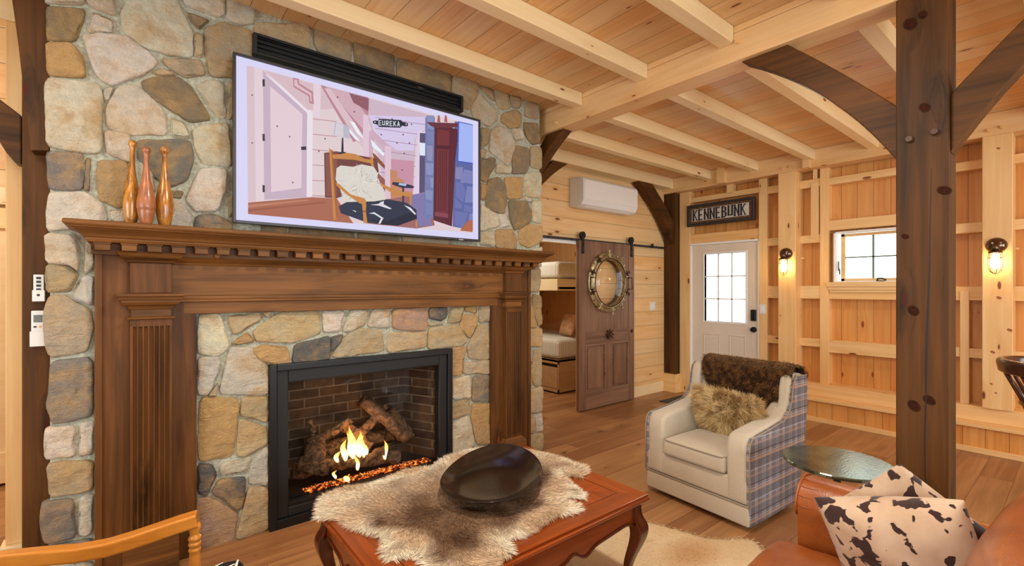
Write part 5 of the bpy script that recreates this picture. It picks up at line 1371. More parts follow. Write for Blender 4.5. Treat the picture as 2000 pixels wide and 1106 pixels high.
# ------------------------------------------------------------------ fur hide on the table
HP = [(130, 420), (150, 370), (250, 330), (420, 298), (560, 250), (640, 215), (760, 200), (850, 140), (1000, 110), (1200, 100), (1340, 125), (1430, 145), (1520, 175), (1600, 192), (1618, 228), (1590, 262), (1480, 248), (1500, 270), (1545, 320), (1595, 350), (1600, 380), (1500, 372), (1470, 392), (1560, 408), (1582, 440), (1530, 465), (1440, 480), (1380, 520), (1300, 565), (1220, 600), (1150, 612), (1190, 650), (1195, 690), (1110, 710), (1095, 790), (1000, 860), (860, 850), (750, 800), (720, 745), (660, 690), (590, 705), (530, 725), (475, 680), (500, 640), (490, 600), (400, 570), (300, 535), (240, 495), (170, 490), (120, 495)]
HW = [tuple(at(580 + x * .35, 840 + y * .35, Z=TH + .01))[:2] for x, y in HP]
HWn = np.array(HW)
def inside(px, py, poly):
    r = np.zeros(len(px), bool); n_ = len(poly)
    for i in range(n_):
        (x0, y0), (x1, y1) = poly[i], poly[(i + 1) % n_]
        c_ = ((y0 > py) != (y1 > py)) & (px < (x1 - x0) * (py - y0) / (y1 - y0 + 1e-12) + x0); r ^= c_
    return r
def edge_dist(px, py, poly):
    P0 = np.array(poly); P1 = np.roll(P0, -1, 0); d = np.full(len(px), 9.0); nx_ = np.zeros((len(px), 2))
    for a, b in zip(P0, P1):
        ab = b - a; t_ = np.clip(((px - a[0]) * ab[0] + (py - a[1]) * ab[1]) / (ab @ ab + 1e-12), 0, 1)
        qx, qy = a[0] + ab[0] * t_, a[1] + ab[1] * t_; dd = np.hypot(px - qx, py - qy); m_ = dd < d
        d[m_] = dd[m_]; nx_[m_, 0] = (qx - px)[m_] / (dd[m_] + 1e-9); nx_[m_, 1] = (qy - py)[m_] / (dd[m_] + 1e-9)
    return d, nx_
def hz(x, y, d):
    h = .012 + .014 * noise.noise((x * 5.2, y * 5.2, 2.0)) + .010 * noise.noise((x * 11, y * 11, 4.0))
    return TH + .003 + max(.004, h) * min(1, .35 + d / .06)
def hide_like(name, poly, zf, step, matn, parent=None, zoff=.0):
    xs_ = np.arange(min(p[0] for p in poly), max(p[0] for p in poly), step); ys_ = np.arange(min(p[1] for p in poly), max(p[1] for p in poly), step)
    gx, gy = np.meshgrid(xs_, ys_); ins_ = inside(gx.ravel(), gy.ravel(), poly).reshape(gx.shape); d, _ = edge_dist(gx.ravel(), gy.ravel(), poly); d = d.reshape(gx.shape)
    idx = {}; mb = MB(); vs = []; fs = []
    def vid(j, i):
        if (j, i) not in idx: idx[(j, i)] = len(vs); vs.append((gx[j, i], gy[j, i], zf(gx[j, i], gy[j, i], d[j, i])))
        return idx[(j, i)]
    for j in range(gx.shape[0] - 1):
        for i in range(gx.shape[1] - 1):
            if ins_[j, i] and ins_[j + 1, i] and ins_[j, i + 1] and ins_[j + 1, i + 1]: fs.append((vid(j, i), vid(j, i + 1), vid(j + 1, i + 1), vid(j + 1, i)))
    nv = len(vs)
    return vs, fs
vs, fs = hide_like('hide', HW, hz, .011, 'hide')
hd = thing('fur_hide', (1.2, 1.7, TH), 'brown and cream fur hide draped over the coffee table top', 'animal hide')
PC = [at(580 + x * .35, 840 + y * .35, Z=TH + .01) for x, y in ((480, 470), (760, 440), (1000, 520), (900, 640), (620, 400))]
def hide_col(x, y, d, k):
    f = noise.noise((x * 6, y * 6, 7.0)); f2 = noise.noise((x * 17, y * 17, 3.0))
    dark = max(0, min(1, (d - .045 + f * .07) / .06)); cx0 = 1.12; cy0 = 1.60
    dd = math.hypot((x - cx0) / .62, (y - cy0) / .34)
    dark *= max(0, min(1, 1.5 - dd + f * .7))
    br = [a + (b - a) * max(0, min(1, .5 + noise.noise((x * 9, y * 9, 5)) * 1.3)) for a, b in zip((98, 70, 50), (138, 108, 82))]; cr_ = [a + (b - a) * max(0, min(1, .5 + f * 2)) for a, b in zip((206, 178, 146), (240, 226, 202))]
    return [a * (1 - dark) + b * dark for a, b in zip(cr_, br)]
mbh = MB(); N0 = len(vs)
cols_f = []
ed, _ = edge_dist(np.array([v[0] for v in vs]), np.array([v[1] for v in vs]), HW)
for f in fs:
    x, y = vs[f[0]][0], vs[f[0]][1]; mbh.add([vs[i] for i in f], [(0, 1, 2, 3)], 0, lin(hide_col(x, y, ed[f[0]], 0)))
o = part('skin', mbh, M['hide'], hd); weld(o); m = o.modifiers.new('s', 'SOLIDIFY'); m.thickness = .004; m.offset = -1
NH = 95000
px_ = rng.uniform(HWn[:, 0].min(), HWn[:, 0].max(), NH * 2); py_ = rng.uniform(HWn[:, 1].min(), HWn[:, 1].max(), NH * 2)
k_in = inside(px_, py_, HW); px_, py_ = px_[k_in][:NH], py_[k_in][:NH]; d, nrm = edge_dist(px_, py_, HW)
Z_ = np.array([hz(a, b, c) for a, b, c in zip(px_, py_, d)]); roots = np.stack([px_, py_, Z_ + .0012], 1)
flow = np.stack([px_ - 1.1, (py_ - 1.68) * 1.4], 1); flow /= np.linalg.norm(flow, axis=1, keepdims=True) + 1e-6
wgt = np.clip(1 - d / .09, 0, 1)[:, None]; fl2 = flow * (1 - wgt * .75) + nrm * wgt * .75
swl = np.array([noise.noise((a * 7, b * 7, 1.5)) for a, b in zip(px_, py_)]) * 1.3
ca_, sa_ = np.cos(swl), np.sin(swl); fl2 = np.stack([fl2[:, 0] * ca_ - fl2[:, 1] * sa_, fl2[:, 0] * sa_ + fl2[:, 1] * ca_], 1)
dirs = np.concatenate([fl2, np.zeros((len(px_), 1))], 1)
cols = np.array([lin([max(0, min(255, c_ * (1 + .12 * r_))) for c_ in hide_col(a, b, c, 0)])[:3] for a, b, c, r_ in zip(px_, py_, d, rng.normal(0, 1, len(px_)))])
lens = .011 + .017 * np.clip(1 - d / .08, 0, 1) + rng.random(len(px_)) * .008
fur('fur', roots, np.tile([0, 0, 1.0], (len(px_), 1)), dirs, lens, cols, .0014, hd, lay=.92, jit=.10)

# ------------------------------------------------------------------ bowl
bc = Vector((1.30, 1.755, 0))
bw_ = thing('serving_bowl', (bc.x, bc.y, TH + .03), 'large dark oval bowl resting on the fur hide', 'bowl')
prof = [(.0, .0), (.36, .0), (.46, .006), (.70, .028), (.86, .055), (.97, .078), (1.0, .085), (.985, .0865), (.95, .078), (.84, .052), (.66, .026), (.46, .012), (.0, .010)]
vs = []; NB = 56
ang = math.atan2(.62, 1.0)
for r_, h in prof:
    for k in range(NB):
        th = 2 * math.pi * k / NB; a = .325 * r_ * math.cos(th); b = .235 * r_ * math.sin(th)
        lift = .012 * r_ * r_ * math.cos(2 * th)
        vs.append((bc.x + a * math.cos(BA := 0.74) - b * math.sin(BA), bc.y + a * math.sin(BA) + b * math.cos(BA), TH + .017 + h * .80 + lift * (1 if r_ > .6 else 0) + .05 * (a * math.cos(BA) - b * math.sin(BA)) + .004))
fs = [(i * NB + k, i * NB + (k + 1) % NB, (i + 1) * NB + (k + 1) % NB, (i + 1) * NB + k) for i in range(len(prof) - 1) for k in range(NB)]
o = part('dish', MB().add(vs, fs), M['bowl'], bw_, smooth=True); weld(o, .0002); m = o.modifiers.new('sub', 'SUBSURF'); m.levels = 1; m.render_levels = 2

# ------------------------------------------------------------------ cowhide rug
RP = [(.78, 2.30), (.86, 2.47), (1.15, 2.42), (1.5, 2.28), (1.95, 2.20), (2.30, 1.95), (2.44, 1.70), (2.50, 1.52), (2.54, 1.38), (2.60, 1.31), (2.70, 1.26), (2.72, 1.16), (2.60, 1.05), (2.35, .98), (2.1, .92), (1.8, .80), (1.2, .82), (.8, .95), (.55, 1.3), (.60, 1.8)]
RP = chaikin(RP, 2, .2)
rug = thing('cowhide_rug', (1.6, 1.6, 0), 'pale golden cowhide rug on the floor beneath the coffee table', 'rug')
vs, fs = hide_like('rug', RP, lambda x, y, d: .003 + .004 * min(1, d / .03), .02, 'hide')
def rug_col(x, y):
    f = noise.noise((x * 2.2, y * 2.2, 3.3)); b = max(0, 1 - math.hypot((x - 2.28) / .26, (y - 1.33) / .16)); t_ = min(1, max(0, .35 + f * .8)) * .35 + min(1, b * 1.3) * .6
    return [a * (1 - t_) + c_ * t_ for a, c_ in zip((226, 202, 164), (178, 128, 80))]
mbr = MB()
for f in fs: mbr.add([vs[i] for i in f], [(0, 1, 2, 3)], 0, lin(rug_col(vs[f[0]][0], vs[f[0]][1])))
o = part('skin', mbr, M['hide'], rug); weld(o); m = o.modifiers.new('s', 'SOLIDIFY'); m.thickness = .003; m.offset = -1
NR = 46000; RA = np.array(RP); px_ = rng.uniform(.55, 2.75, NR * 2); py_ = rng.uniform(.8, 2.5, NR * 2); k_in = inside(px_, py_, RP); px_, py_ = px_[k_in][:NR], py_[k_in][:NR]
d, nrm = edge_dist(px_, py_, RP); cols = np.array([lin([max(0, min(255, c_ * (1 + .05 * r_))) for c_ in rug_col(a, b)])[:3] for a, b, r_ in zip(px_, py_, rng.normal(0, 1, len(px_)))])
wv_ = np.array([noise.noise((a * 2, b * 2, 8)) for a, b in zip(px_, py_)])
dirs = np.stack([np.cos(-.5 + wv_), np.sin(-.5 + wv_), np.zeros(len(px_))], 1)
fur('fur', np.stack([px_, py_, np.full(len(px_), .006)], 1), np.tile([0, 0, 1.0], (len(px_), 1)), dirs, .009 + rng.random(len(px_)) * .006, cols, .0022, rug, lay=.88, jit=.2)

# ------------------------------------------------------------------ wing armchair (local frame: front = -x)
def local(root):
    root['_b'] = (0, 0, 0); return root
wc = local(thing('wing_armchair', (2.785, 1.605, 0), 'oatmeal upholstered wing armchair with plaid outer sides, near the post', 'armchair', rz=R(-4)))
def soft(name, mb, mat, root, bev, seg=4, label=None):
    o = part(name, mb, mat, root, bev, seg, local=True)
    o.data.polygons.foreach_set('use_smooth', [True] * len(o.data.polygons))
    if label: o['label'] = label
    return o
HWD = .366                                            # half width
soft('base_frame', box(.03, .62, -HWD + .02, HWD - .02, .035, .15), M['beige'], wc, .02)
soft('front_skirt', box(.0, .05, -HWD, HWD, .035, .155), M['beige'], wc, .012)
soft('front_rail', box(.003, .06, -HWD, HWD, .158, .30), M['beige'], wc, .016)
soft('welt', MB().tube([(-.001, -HWD, .157), (-.001, HWD, .157)], .005, 8), M['pipe'], wc, 0)
soft('seat_deck', box(.03, .60, -HWD + .08, HWD - .08, .15, .30), M['beige'], wc, .01)
cu = MB(); 
def cushion(x0, x1, y0, y1, z0, z1, crown, n=14):
    mb = MB()
    for s in (0, 1):
        vs = []
        for j in range(n + 1):
            for i in range(n + 1):
                u, v = -1 + 2 * i / n, -1 + 2 * j / n
                c_ = (1 - u ** 4) * (1 - v ** 4)
                ex = 1 - .0; x = (x0 + x1) / 2 + u * (x1 - x0) / 2 * ex; y = (y0 + y1) / 2 + v * (y1 - y0) / 2
                vs.append((x, y, z1 + crown * c_ if s else z0))
        mb.add(vs, [(j * (n + 1) + i, j * (n + 1) + i + 1, (j + 1) * (n + 1) + i + 1, (j + 1) * (n + 1) + i) for j in range(n) for i in range(n)])
    ring = lambda b: [b + i for i in range(n + 1)] + [b + j * (n + 1) + n for j in range(1, n + 1)] + [b + n * (n + 1) + i for i in range(n - 1, -1, -1)] + [b + j * (n + 1) for j in range(n - 1, 0, -1)]
    A, B = ring(0), ring((n + 1) ** 2)
    for k in range(len(A)): mb.f.append([A[k], A[(k + 1) % len(A)], B[(k + 1) % len(A)], B[k]]); mb.mi.append(0); mb.c.append(None)
    return mb
o = soft('seat_cushion', cushion(-.012, .50, -.222, .222, .302, .405, .028), M['beige'], wc, .022)
for z in (.400, .312):
    soft('piping', MB().tube([(.44, -.217, z), (.02, -.217, z), (-.006, -.205, z), (-.012, -.18, z), (-.012, .18, z), (-.006, .205, z), (.02, .217, z), (.44, .217, z)], .0045, 8), M['pipe'], wc, 0)
armp = [(.0, .158), (-.004, .46), (.004, .525), (.03, .556), (.07, .565), (.25, .585), (.42, .61), (.50, .66), (.55, .70), (.55, .158)]
for s in (-1, 1):
    y0, y1 = (s * .225, s * .352)
    soft('arm', MB().prism(armp, 'Y', min(y0, y1), max(y0, y1)), M['beige'], wc, .028, 5)
    wing = [(.44, .58), (.475, .64), (.50, .70), (.508, .78), (.528, .845), (.565, .872), (.61, .870), (.70, .86), (.70, .55)]
    yw0, yw1 = s * .285, s * .356
    soft('wing', MB().prism(wing, 'Y', min(yw0, yw1), max(yw0, yw1)), M['beige'], wc, .026, 5)
    side = [(.012, .035), (.002, .155), (.002, .46), (.012, .52), (.04, .548), (.25, .572), (.42, .595), (.478, .64), (.515, .70), (.530, .78), (.552, .835), (.585, .858), (.72, .85), (.735, .70), (.70, .45), (.655, .25), (.60, .10), (.575, .04)]
    soft('plaid_side', MB().prism(side, 'Y', min(s * .345, s * .372), max(s * .345, s * .372)), M['plaid'], wc, .010, 3, 'blue and tan plaid outer side')
    soft('side_welt', MB().tube([(x - .003, s * .371, z) for x, z in side[1:13]], .004, 7), M['pipe'], wc, 0)
bk_ = MB(); n = 16; vs = []
for s in (0, 1):
    for j in range(n + 1):
        for i in range(n + 1):
            u, v = -1 + 2 * i / n, j / n; z = .36 + v * .51; x = .475 + v * .125 + (0 if s == 0 else .11)
            if s == 0: x -= .035 * (1 - u ** 4) * (1 - (2 * v - 1) ** 4); x += .014 * sum(math.exp(-((u - uu) ** 2 * 22 + (v - vv) ** 2 * 60)) for uu in (-.62, 0, .62) for vv in (.45, .75))
            vs.append((x, u * .30, z - .02 * u ** 4 * v))
bk_.add(vs, [(b + j * (n + 1) + i, b + j * (n + 1) + i + 1, b + (j + 1) * (n + 1) + i + 1, b + (j + 1) * (n + 1) + i) for b in (0, (n + 1) ** 2) for j in range(n) for i in range(n)])
A = [i for i in range(n + 1)] + [j * (n + 1) + n for j in range(1, n + 1)] + [n * (n + 1) + i for i in range(n - 1, -1, -1)] + [j * (n + 1) for j in range(n - 1, 0, -1)]
for k in range(len(A)): bk_.f.append([A[k], A[(k + 1) % len(A)], A[(k + 1) % len(A)] + (n + 1) ** 2, A[k] + (n + 1) ** 2]); bk_.mi.append(0); bk_.c.append(None)
soft('backrest', bk_, M['beige'], wc, .02)
soft('plaid_back', MB().prism([(.575, .04), (.66, .25), (.705, .45), (.738, .70), (.722, .855), (.70, .855), (.60, .3), (.55, .04)], 'Y', -.35, .35), M['plaid'], wc, .012, 3, 'blue and tan plaid outer back')
for uu in (-.62, 0, .62):
    for vv in (.45, .75): soft('button', MB().lathe([(.001, -.008), (.010, -.006), (.013, 0), (.010, .004)], (.475 + vv * .125 - .010, uu * .30, .36 + vv * .51), 10, 'X'), M['beige'], wc, 0)
soft('swivel_base', MB().lathe([(.20, .002), (.205, .02), (.16, .035)], (.30, 0, 0), 24), M['blackm'], wc, 0)
WM = Matrix.Translation((2.785, 1.605, 0)) @ Matrix.Rotation(R(-4), 4, 'Z')
def wl(x, y, z): return WM @ Vector((x, y, z))
# dark sheepskin over the back
th_ = thing('sheepskin_throw', tuple(wl(.62, 0, .86)), 'dark brown sheepskin thrown over the back of the wing armchair', 'throw')
path = [(.512, .50), (.522, .60), (.536, .70), (.55, .80), (.565, .868), (.60, .905), (.66, .915), (.72, .90), (.752, .85), (.762, .72), (.752, .60)]
vs = []; NU = 20
for k, (x, z) in enumerate(path):
    f = k / (len(path) - 1)
    ya = -.355 + (.0 if f > .35 else -.0) + (.02 if f < .1 else 0); yb = .21 + .09 * min(1, f * 2.2) - (.36 * (1 - f / .22) if f < .22 else 0)
    for i in range(NU + 1):
        y = ya + (yb - ya) * i / NU; zz = z + (.012 * noise.noise((y * 6, f * 4, 0)))
        vs.append(tuple(wl(x + .012 * noise.noise((y * 7, f * 6, 5)) - .012, y, zz)))
mb = MB(); brown = lin((74, 50, 30))
for k in range(len(path) - 1):
    for i in range(NU): mb.add([vs[k * (NU + 1) + i], vs[k * (NU + 1) + i + 1], vs[(k + 1) * (NU + 1) + i + 1], vs[(k + 1) * (NU + 1) + i]], [(0, 1, 2, 3)], 0, brown)
o = part('skin', mb, M['hide'], th_); weld(o)
P0, N0_ = sample_mesh(o, 26000)
off = np.array(base_of(th_)); cen = np.array(tuple(wl(.66, 0, .70))) - off
sg_ = np.sign(np.sum((P0 - cen) * N0_, 1))[:, None]; N0_ = N0_ * sg_
cl = np.array([noise.noise(Vector(p) * 30) for p in P0]); base = np.where((cl > .0)[:, None], nlin((122, 82, 44)), nlin((72, 46, 24))) * (1 + rng.normal(0, .18, (len(P0), 1)))
edgef = np.clip((P0[:, 2] + off[2] - .86) / .05, 0, 1)[:, None]; base = base * (1 - edgef * .5) + nlin((150, 118, 80)) * edgef * .5
dd = np.stack([cl * .8, np.array([noise.noise(Vector(p) * 22 + Vector((9, 0, 0))) for p in P0]) * .9, np.full(len(P0), -.6)], 1)
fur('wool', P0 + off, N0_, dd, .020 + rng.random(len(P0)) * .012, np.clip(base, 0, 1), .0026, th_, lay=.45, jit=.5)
# shaggy beige cushion
def furry_pillow(label, loc, rot, w_, h_, d_, N, c1, c2, ln, width, swirl):
    Mx = Matrix.Translation(loc) @ rot.to_4x4()
    t = thing('fur_cushion', tuple(loc), label, 'cushion')
    o = part('cover', pillow_mesh(w_, h_, d_, 20, .06, Mx), M['hide'], t); weld(o)
    at_ = o.data.attributes.new('Col', 'FLOAT_COLOR', 'POINT'); at_.data.foreach_set('color', list(lin([v * .8 for v in c2])) * len(o.data.vertices))
    P0, N0_ = sample_mesh(o, N); off = np.array(base_of(t)); sg_ = np.sign(np.sum(P0 * N0_, 1))[:, None]; sg_[sg_ == 0] = 1; N0_ = N0_ * 1.0
    Rm = np.array(rot); Lc = P0 @ Rm          # local coords
    cl = np.array([noise.noise(Vector(p) * 26) for p in P0]); c2_ = np.array([noise.noise(Vector(p) * 26 + Vector((7, 3, 1))) for p in P0])
    out_ = np.stack([Lc[:, 0], np.zeros(len(Lc)), Lc[:, 2]], 1); out_ /= np.linalg.norm(out_, axis=1, keepdims=True) + 1e-6
    loc_d = out_ * .9 + np.stack([cl * swirl, np.zeros(len(cl)), c2_ * swirl], 1) + np.array([0, 0, -.35]); dd = loc_d @ Rm.T
    col = np.where((cl > .02)[:, None], nlin(c1), nlin(c2)) * (1 + rng.normal(0, .13, (len(P0), 1)))
    fur('fur', P0 + off, N0_, dd, ln * (.7 + rng.random(len(P0)) * .6), np.clip(col, 0, 1), width, t, lay=.52, jit=.28, droop=.25)
    return t
rot = (Matrix.Rotation(R(86), 3, 'Z') @ Matrix.Rotation(R(-24), 3, 'X') @ Matrix.Rotation(R(-3), 3, 'Y'))
furry_pillow('shaggy beige fur cushion sitting on the wing armchair', wl(.37, -.03, .552), rot, .46, .35, .15, 26000, (226, 198, 146), (186, 150, 98), .048, .0022, 1.3)

# ------------------------------------------------------------------ round side table
sc_ = Vector((2.745, .80, 0))
stt = thing('side_table', tuple(sc_), 'small round dark metal side table between armchair and leather sofa', 'side table')
part('table_top', MB().lathe([(.001, .535), (.225, .535), (.237, .541), (.238, .552), (.234, .557), (.001, .557)], sc_, 64), M['tabletop'], stt)
part('pedestal', MB().lathe([(.06, .012), (.03, .03), (.016, .06), (.016, .50), (.05, .53), (.05, .535)], sc_, 24), M['blackm'], stt, smooth=True)
part('foot', MB().lathe([(.001, 0), (.15, 0), (.155, .008), (.06, .02), (.001, .02)], sc_, 40), M['blackm'], stt)

# ------------------------------------------------------------------ leather sofa (faces the fireplace)
so = thing('leather_sofa', (1.3, .35, 0), 'cognac leather sofa with rolled arm, seen from behind at lower right', 'sofa')
def rolled_arm(x0, x1, y0, y1, ztop):
    """arm running along Y with a rolled top; x0 inner, x1 outer."""
    s = 1 if x1 > x0 else -1; w_ = abs(x1 - x0); r_ = .098; cz = ztop - r_; cxr = x0 + s * (.11)
    prof = [(x0 + s * .03, .08), (x0 + s * .02, .42)]
    for k in range(15):
        a = math.pi * 1.12 - k / 14 * math.pi * 1.32
        prof.append((cxr + s * r_ * 1.05 * math.cos(a), cz + r_ * math.sin(a)))
    prof += [(x0 + s * .19, cz - r_ * .6), (x0 + s * .19, .08)]
    return MB().prism(prof, 'Y', y0, y1)
SXI, SYF, SYB = 2.02, .745, -.12
sarm = part('arm', rolled_arm(2.04, 2.28, SYB, .735, .655), M['leather'], so, .018, 4, smooth=True)
part('arm', rolled_arm(.40 - .24 + .0, -.10, SYB - .35, .70, .30), M['leather'], so, .018, 4) if 0 else None
for k in range(7):      # gathered pleats at the arm front
    a = math.pi * (.98 - k / 6 * .72)
    part('pleat', MB().tube([(2.15 + .100 * math.cos(a), .742, .557 + .098 * math.sin(a)), (2.15 + .104 * math.cos(a), .715, .557 + .102 * math.sin(a)), (2.15 + .100 * math.cos(a), .66, .557 + .098 * math.sin(a))], [.0022, .0016, .0004], 6), M['leather'], sarm, smooth=True)
part('welt', MB().tube([(2.15 + .103 * math.cos(a), .737, .557 + .1 * math.sin(a)) for a in [math.pi * 1.1 - k / 20 * math.pi * 1.3 for k in range(21)]], .005, 8), M['leather'], so, smooth=True)
part('base', box(.20, 2.2, SYB, .72, .06, .24), M['leather'], so, .02, 3)
def leather_cushion(name, x0, x1, y0, y1, z0, z1, crown, bev, seed, puff=.012):
    mb = cushion(x0, x1, y0, y1, z0, z1, crown, 18)
    mb.v = [(x, y, z + (puff * noise.noise((x * 5 + seed, y * 5, 1)) + .004 * noise.noise((x * 17 + seed, y * 22, 2)) if z > (z0 + z1) / 2 else 0)) for x, y, z in mb.v]
    return part(name, mb, M['leather'], so, bev, 5, smooth=True)
leather_cushion('seat_cushion', 1.14, 2.045, .0, .80, .24, .425, .035, .045, 1)
leather_cushion('seat_cushion', .24, 1.13, .0, .80, .24, .425, .035, .045, 8)
for x0, x1, sd in ((1.16, 2.10, 3.0), (.22, 1.15, 6.0)):       # back cushions, leaning
    pm = MB(); n = 22
    for s in (-1, 1):
        vs = []
        for j in range(n + 1):
            for i in range(n + 1):
                u, v = -1 + 2 * i / n, -1 + 2 * j / n; t_ = max(0, 1 - abs(u) ** 5) ** .45 * max(0, 1 - abs(v) ** 4) ** .45
                x = (x0 + x1) / 2 + u * (x1 - x0) / 2 * (1 - .05 * v * v * u * u); z = .655 + v * .225 - .03 * u ** 4 * max(0, v)
                y = .095 + s * .115 * t_ - v * .055 + (.012 * noise.noise((x * 5, z * 6, sd)) + .006 * noise.noise((x * 14, z * 5, sd))) * t_
                vs.append((x, y, z))
        pm.add(vs, [(j * (n + 1) + i, j * (n + 1) + i + 1, (j + 1) * (n + 1) + i + 1, (j + 1) * (n + 1) + i) for j in range(n) for i in range(n)])
    o = part('back_cushion', pm, M['leather'], so); weld(o)
part('back_frame', box(.20, 2.26, SYB - .12, SYB + .06, .08, .70), M['leather'], so, .05, 5, smooth=True)
for x_, y_ in ((.28, .64), (2.14, .64), (.28, -.16), (2.14, -.16)): part('foot', MB().lathe([(.022, 0), (.03, .03), (.032, .07)], (x_, y_, 0), 14), M['dkchair'], so)
# spotted cushions
def spot_pillow(label, loc, rot, w_, h_, d_, name='throw_pillow'):
    Mx = rot.to_4x4(); o = part(name, pillow_mesh(w_, h_, d_, 30, .035, Mx), M['spots'], None); weld(o); o.location = loc
    m = o.modifiers.new('sub', 'SUBSURF'); m.levels = 1; m.render_levels = 1
    return tag(o, label, 'cushion', 'cowhide print cushions')
rA = Matrix.Rotation(R(-80), 3, 'Z') @ Matrix.Rotation(R(14), 3, 'X') @ Matrix.Rotation(R(-17), 3, 'Y')
spot_pillow('larger front cowhide-print cushion propped on the leather sofa seat', (1.86, .36, .595), rA, .39, .385, .20)
rB = Matrix.Rotation(R(-72), 3, 'Z') @ Matrix.Rotation(R(18), 3, 'X') @ Matrix.Rotation(R(41), 3, 'Y')
spot_pillow('cowhide-print cushion tucked behind, its corner pointing up by the post', (2.005, .395, .63), rB, .345, .345, .12)

# ------------------------------------------------------------------ maple armchair at lower left (faces +x)
rk = thing('wooden_armchair', (-.1, 1.7, 0), 'honey maple open armchair with black antler-print seat, at lower left', 'armchair')
def flatbar(path, hw, hh, mb=None):
    """rounded bar swept along path, half width along y, half height along z."""
    mb = mb or MB(); vs = []; n_ = len(path); SEC = [(-1, -.8), (-.8, -1), (.8, -1), (1, -.8), (1, .8), (.8, 1), (-.8, 1), (-1, .8)]
    for i, (x, y, z) in enumerate(path):
        a, b = path[max(0, i - 1)], path[min(n_ - 1, i + 1)]; d = Vector((b[0] - a[0], b[1] - a[1], b[2] - a[2])).normalized(); sd = d.cross(Vector((0, 0, 1))).normalized(); up_ = sd.cross(d)
        w0 = hw[i] if hasattr(hw, '__len__') else hw
        for u, v in SEC: vs.append(Vector((x, y, z)) + sd * u * w0 + up_ * v * hh)
    m_ = len(SEC); fs = [(i * m_ + k, i * m_ + (k + 1) % m_, (i + 1) * m_ + (k + 1) % m_, (i + 1) * m_ + k) for i in range(n_ - 1) for k in range(m_)] + [tuple(range(m_ - 1, -1, -1)), tuple((n_ - 1) * m_ + k for k in range(m_))]
    return mb.add(vs, fs)
def bez(p, n_=16):
    p = [Vector(q_) for q_ in p]; out = []
    for i in range(n_ + 1):
        t_ = i / n_; L_ = p[:]
        while len(L_) > 1: L_ = [L_[k].lerp(L_[k + 1], t_) for k in range(len(L_) - 1)]
        out.append(tuple(L_[0]))
    return out
a0 = at(-12, 1094, Y=2.02); a1 = at(60, 1092, Y=2.005)
Apx = [(-30, 1100, 2.03), (20, 1093, 2.015), (80, 1087, 2.0), (150, 1081, 1.985), (210, 1070, 1.97), (260, 1055, 1.955), (310, 1038, 1.94), (350, 1024, 1.925), (386, 1013, 1.915)]
armpath = [tuple(at(x, y, Y=Yv)) for x, y, Yv in Apx]
o = part('arm', flatbar(armpath, [.020, .021, .022, .023, .024, .026, .027, .028, .027], .023), M['chairw'], rk, .004)
o2 = part('arm', flatbar([(x, 2 * 1.68 - y, z) for x, y, z in armpath], .024, .023), M['chairw'], rk, .004)
ex, ey, ez = armpath[-1]
def spindle(x, y, z0, z1, r):
    L_ = z1 - z0; pr = [(.0, .8), (.06, 1.0), (.12, .78), (.16, .72), (.18, .95), (.205, 1.05), (.23, .95), (.245, .75), (.26, .95), (.285, 1.02), (.31, .92), (.325, .75), (.345, .95), (.37, 1.0), (.40, .8), (.44, .85), (.6, .95), (.8, .9), (1, .7)]
    return MB().lathe([(r * b, z1 - a * L_) for a, b in pr], (x, y, 0), 14)
for yy in (ey, 2 * 1.68 - ey):
    part('arm_post', spindle(ex - .008, yy, .38, ez - .014, .019), M['chairwZ'], rk, smooth=True)
for yy in (1.45, 1.91): 
    part('leg', MB().lathe([(.016, 0), (.02, .1), (.024, .3), (.024, .42)], (ex - .008, yy, 0), 12), M['chairwZ'], rk, smooth=True)
    part('back_post', MB().tube([(-.42, yy + (.06 if yy > 1.7 else -.06) * .3, 0), (-.38, yy + .0, .42), (-.43, yy + (.05 if yy > 1.7 else -.05), .70), (-.52, yy + (.05 if yy > 1.7 else -.05), 1.02)], [.02, .024, .022, .018], 12), M['chairwZ'], rk, smooth=True)
part('back_rail', flatbar([(-.52, 1.43, .98), (-.55, 1.55, 1.01), (-.56, 1.68, 1.03), (-.55, 1.81, 1.01), (-.52, 1.93, .98)], .012, .05), M['chairwZ'], rk, .003)
part('back_rail', flatbar([(-.44, 1.43, .66), (-.46, 1.68, .68), (-.44, 1.93, .66)], .012, .03), M['chairwZ'], rk, .003)
part('seat_frame', box(-.40, ex + .02, 1.46, 1.90, .36, .41), M['chairw'], rk, .01)
scx1 = .295
o = part('seat_cushion', cushion(-.36, scx1, 1.44, 1.905, .412, .462, .022), M['blackcotton'], rk, .022, 4, smooth=True)
part('cushion_piping', MB().tube([(-.30, 1.9, .458), (scx1 - .04, 1.902, .458), (scx1 - .012, 1.892, .458), (scx1 - .004, 1.86, .458), (scx1 - .004, 1.50, .458)], .005, 8), M['blackcotton'], rk, smooth=True)
ant = MB()
def antler(pts, r):
    ant.tube([(x, y, .4695 + .0) for x, y in pts], r, 6, flat=.3)
antler([(.06, 1.905), (.11, 1.87), (.17, 1.85), (.23, 1.85), (.27, 1.86)], [.002, .004, .005, .005, .003]); antler([(.17, 1.85), (.20, 1.88), (.24, 1.895)], [.004, .004, .002]); antler([(.11, 1.87), (.15, 1.82), (.19, 1.80)], [.003, .004, .002])
antler([(.24, 1.80), (.27, 1.84), (.283, 1.88)], [.003, .005, .003]); antler([(-.1, 1.7), (0, 1.62), (.1, 1.6)], [.003, .006, .003]); antler([(0, 1.62), (.04, 1.55), (.05, 1.5)], [.004, .004, .002])
part('antler_print', ant, M['whitecotton'], rk)['label'] = 'white antler print'
rot = Matrix.Rotation(R(84), 3, 'Z') @ Matrix.Rotation(R(14), 3, 'X')
furry_pillow('white long-haired cushion on the maple armchair, at picture edge', Vector((-.41, 1.70, .60)), rot, .36, .32, .13, 9000, (240, 236, 226), (216, 208, 192), .06, .0026, .9)

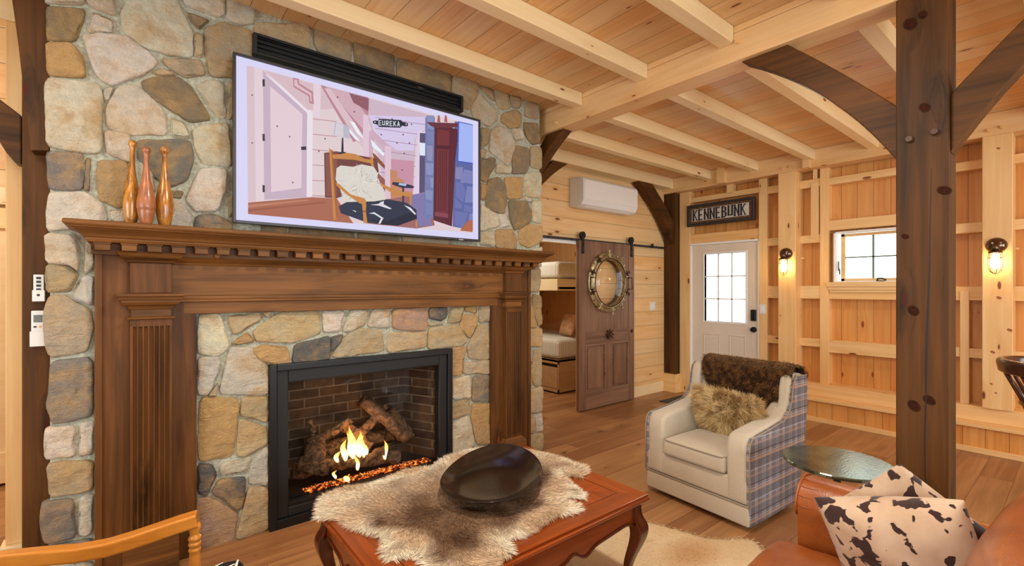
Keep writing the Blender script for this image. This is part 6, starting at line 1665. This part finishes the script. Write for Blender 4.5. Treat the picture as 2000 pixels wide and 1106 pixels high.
# ------------------------------------------------------------------ dark turned dining chair at the right edge
dc = thing('dining_chair', (4.55, .02, 0), 'dark turned-spindle chair with curved crest at right picture edge', 'chair')
def cc(a, r, z, cy=.04): return (4.62 + r * math.cos(a), cy + r * math.sin(a), z)
crest = MB(); vs = []; NC = 24
for i in range(NC + 1):
    a = R(197) - R(214) * i / NC; e = 1 - abs(2 * i / NC - 1) ** 6 * .25
    for r_, z_ in ((.262, .855), (.300, .868), (.312, .935), (.300, .955), (.272, .957), (.262, .93)):
        zz = z_ if e >= 1 else z_; vs.append(cc(a, r_ , zz - .02 * abs(2 * i / NC - 1) ** 3, .10))
m_ = 6; fs = [(i * m_ + k, i * m_ + (k + 1) % m_, (i + 1) * m_ + (k + 1) % m_, (i + 1) * m_ + k) for i in range(NC) for k in range(m_)] + [tuple(range(m_)), tuple(NC * m_ + k for k in range(m_ - 1, -1, -1))]
part('crest_rail', crest.add(vs, fs), M['dkchair'], dc, .008, 3, smooth=True)
for i in range(9):
    a = R(188) - R(196) * i / 8
    part('spindle', MB().tube([cc(a, .275, .87, .10), cc(a, .245, .70, .05), cc(a, .215, .46, .0)], [.009, .014, .010], 8), M['dkchair'], dc, smooth=True)
part('arm_bow', MB().tube([cc(R(215) - R(250) * i / 20, .262, .665, .03) for i in range(21)], .015, 8), M['dkchair'], dc, smooth=True)
part('seat', MB().lathe([(.001, .42), (.20, .42), (.235, .435), (.24, .455), (.21, .465), (.001, .45)], (4.62, .0, 0), 30), M['dkchair'], dc, smooth=True)
for sx, sy in ((-1, -1), (1, -1), (1, 1), (-1, 1)):
    part('leg', MB().tube([(4.62 + sx * .11, sy * .11 - .0, .43), (4.62 + sx * .15, sy * .15, .22), (4.62 + sx * .19, sy * .19, 0)], [.014, .02, .012], 10), M['dkchair'], dc, smooth=True)
# bunk pillow
rot = Matrix.Rotation(R(75), 3, 'Z') @ Matrix.Rotation(R(20), 3, 'X')
o = part('throw_pillow', pillow_mesh(.36, .34, .12, 16, .06, rot.to_4x4()), M['pinky'], None); weld(o); o.location = (4.86, 4.72, .92); tag(o, 'striped tan pillow on the lower bunk mattress beside the door edge', 'cushion')
# ceiling lamps (small recessed discs)
for x, y, z in ((1.25, 1.15, ZC), (-.4, .1, ZC), (-1.0, 1.7, ZC), (4.4, 1.62, ZF), (4.4, -.8, ZF)):
    pass
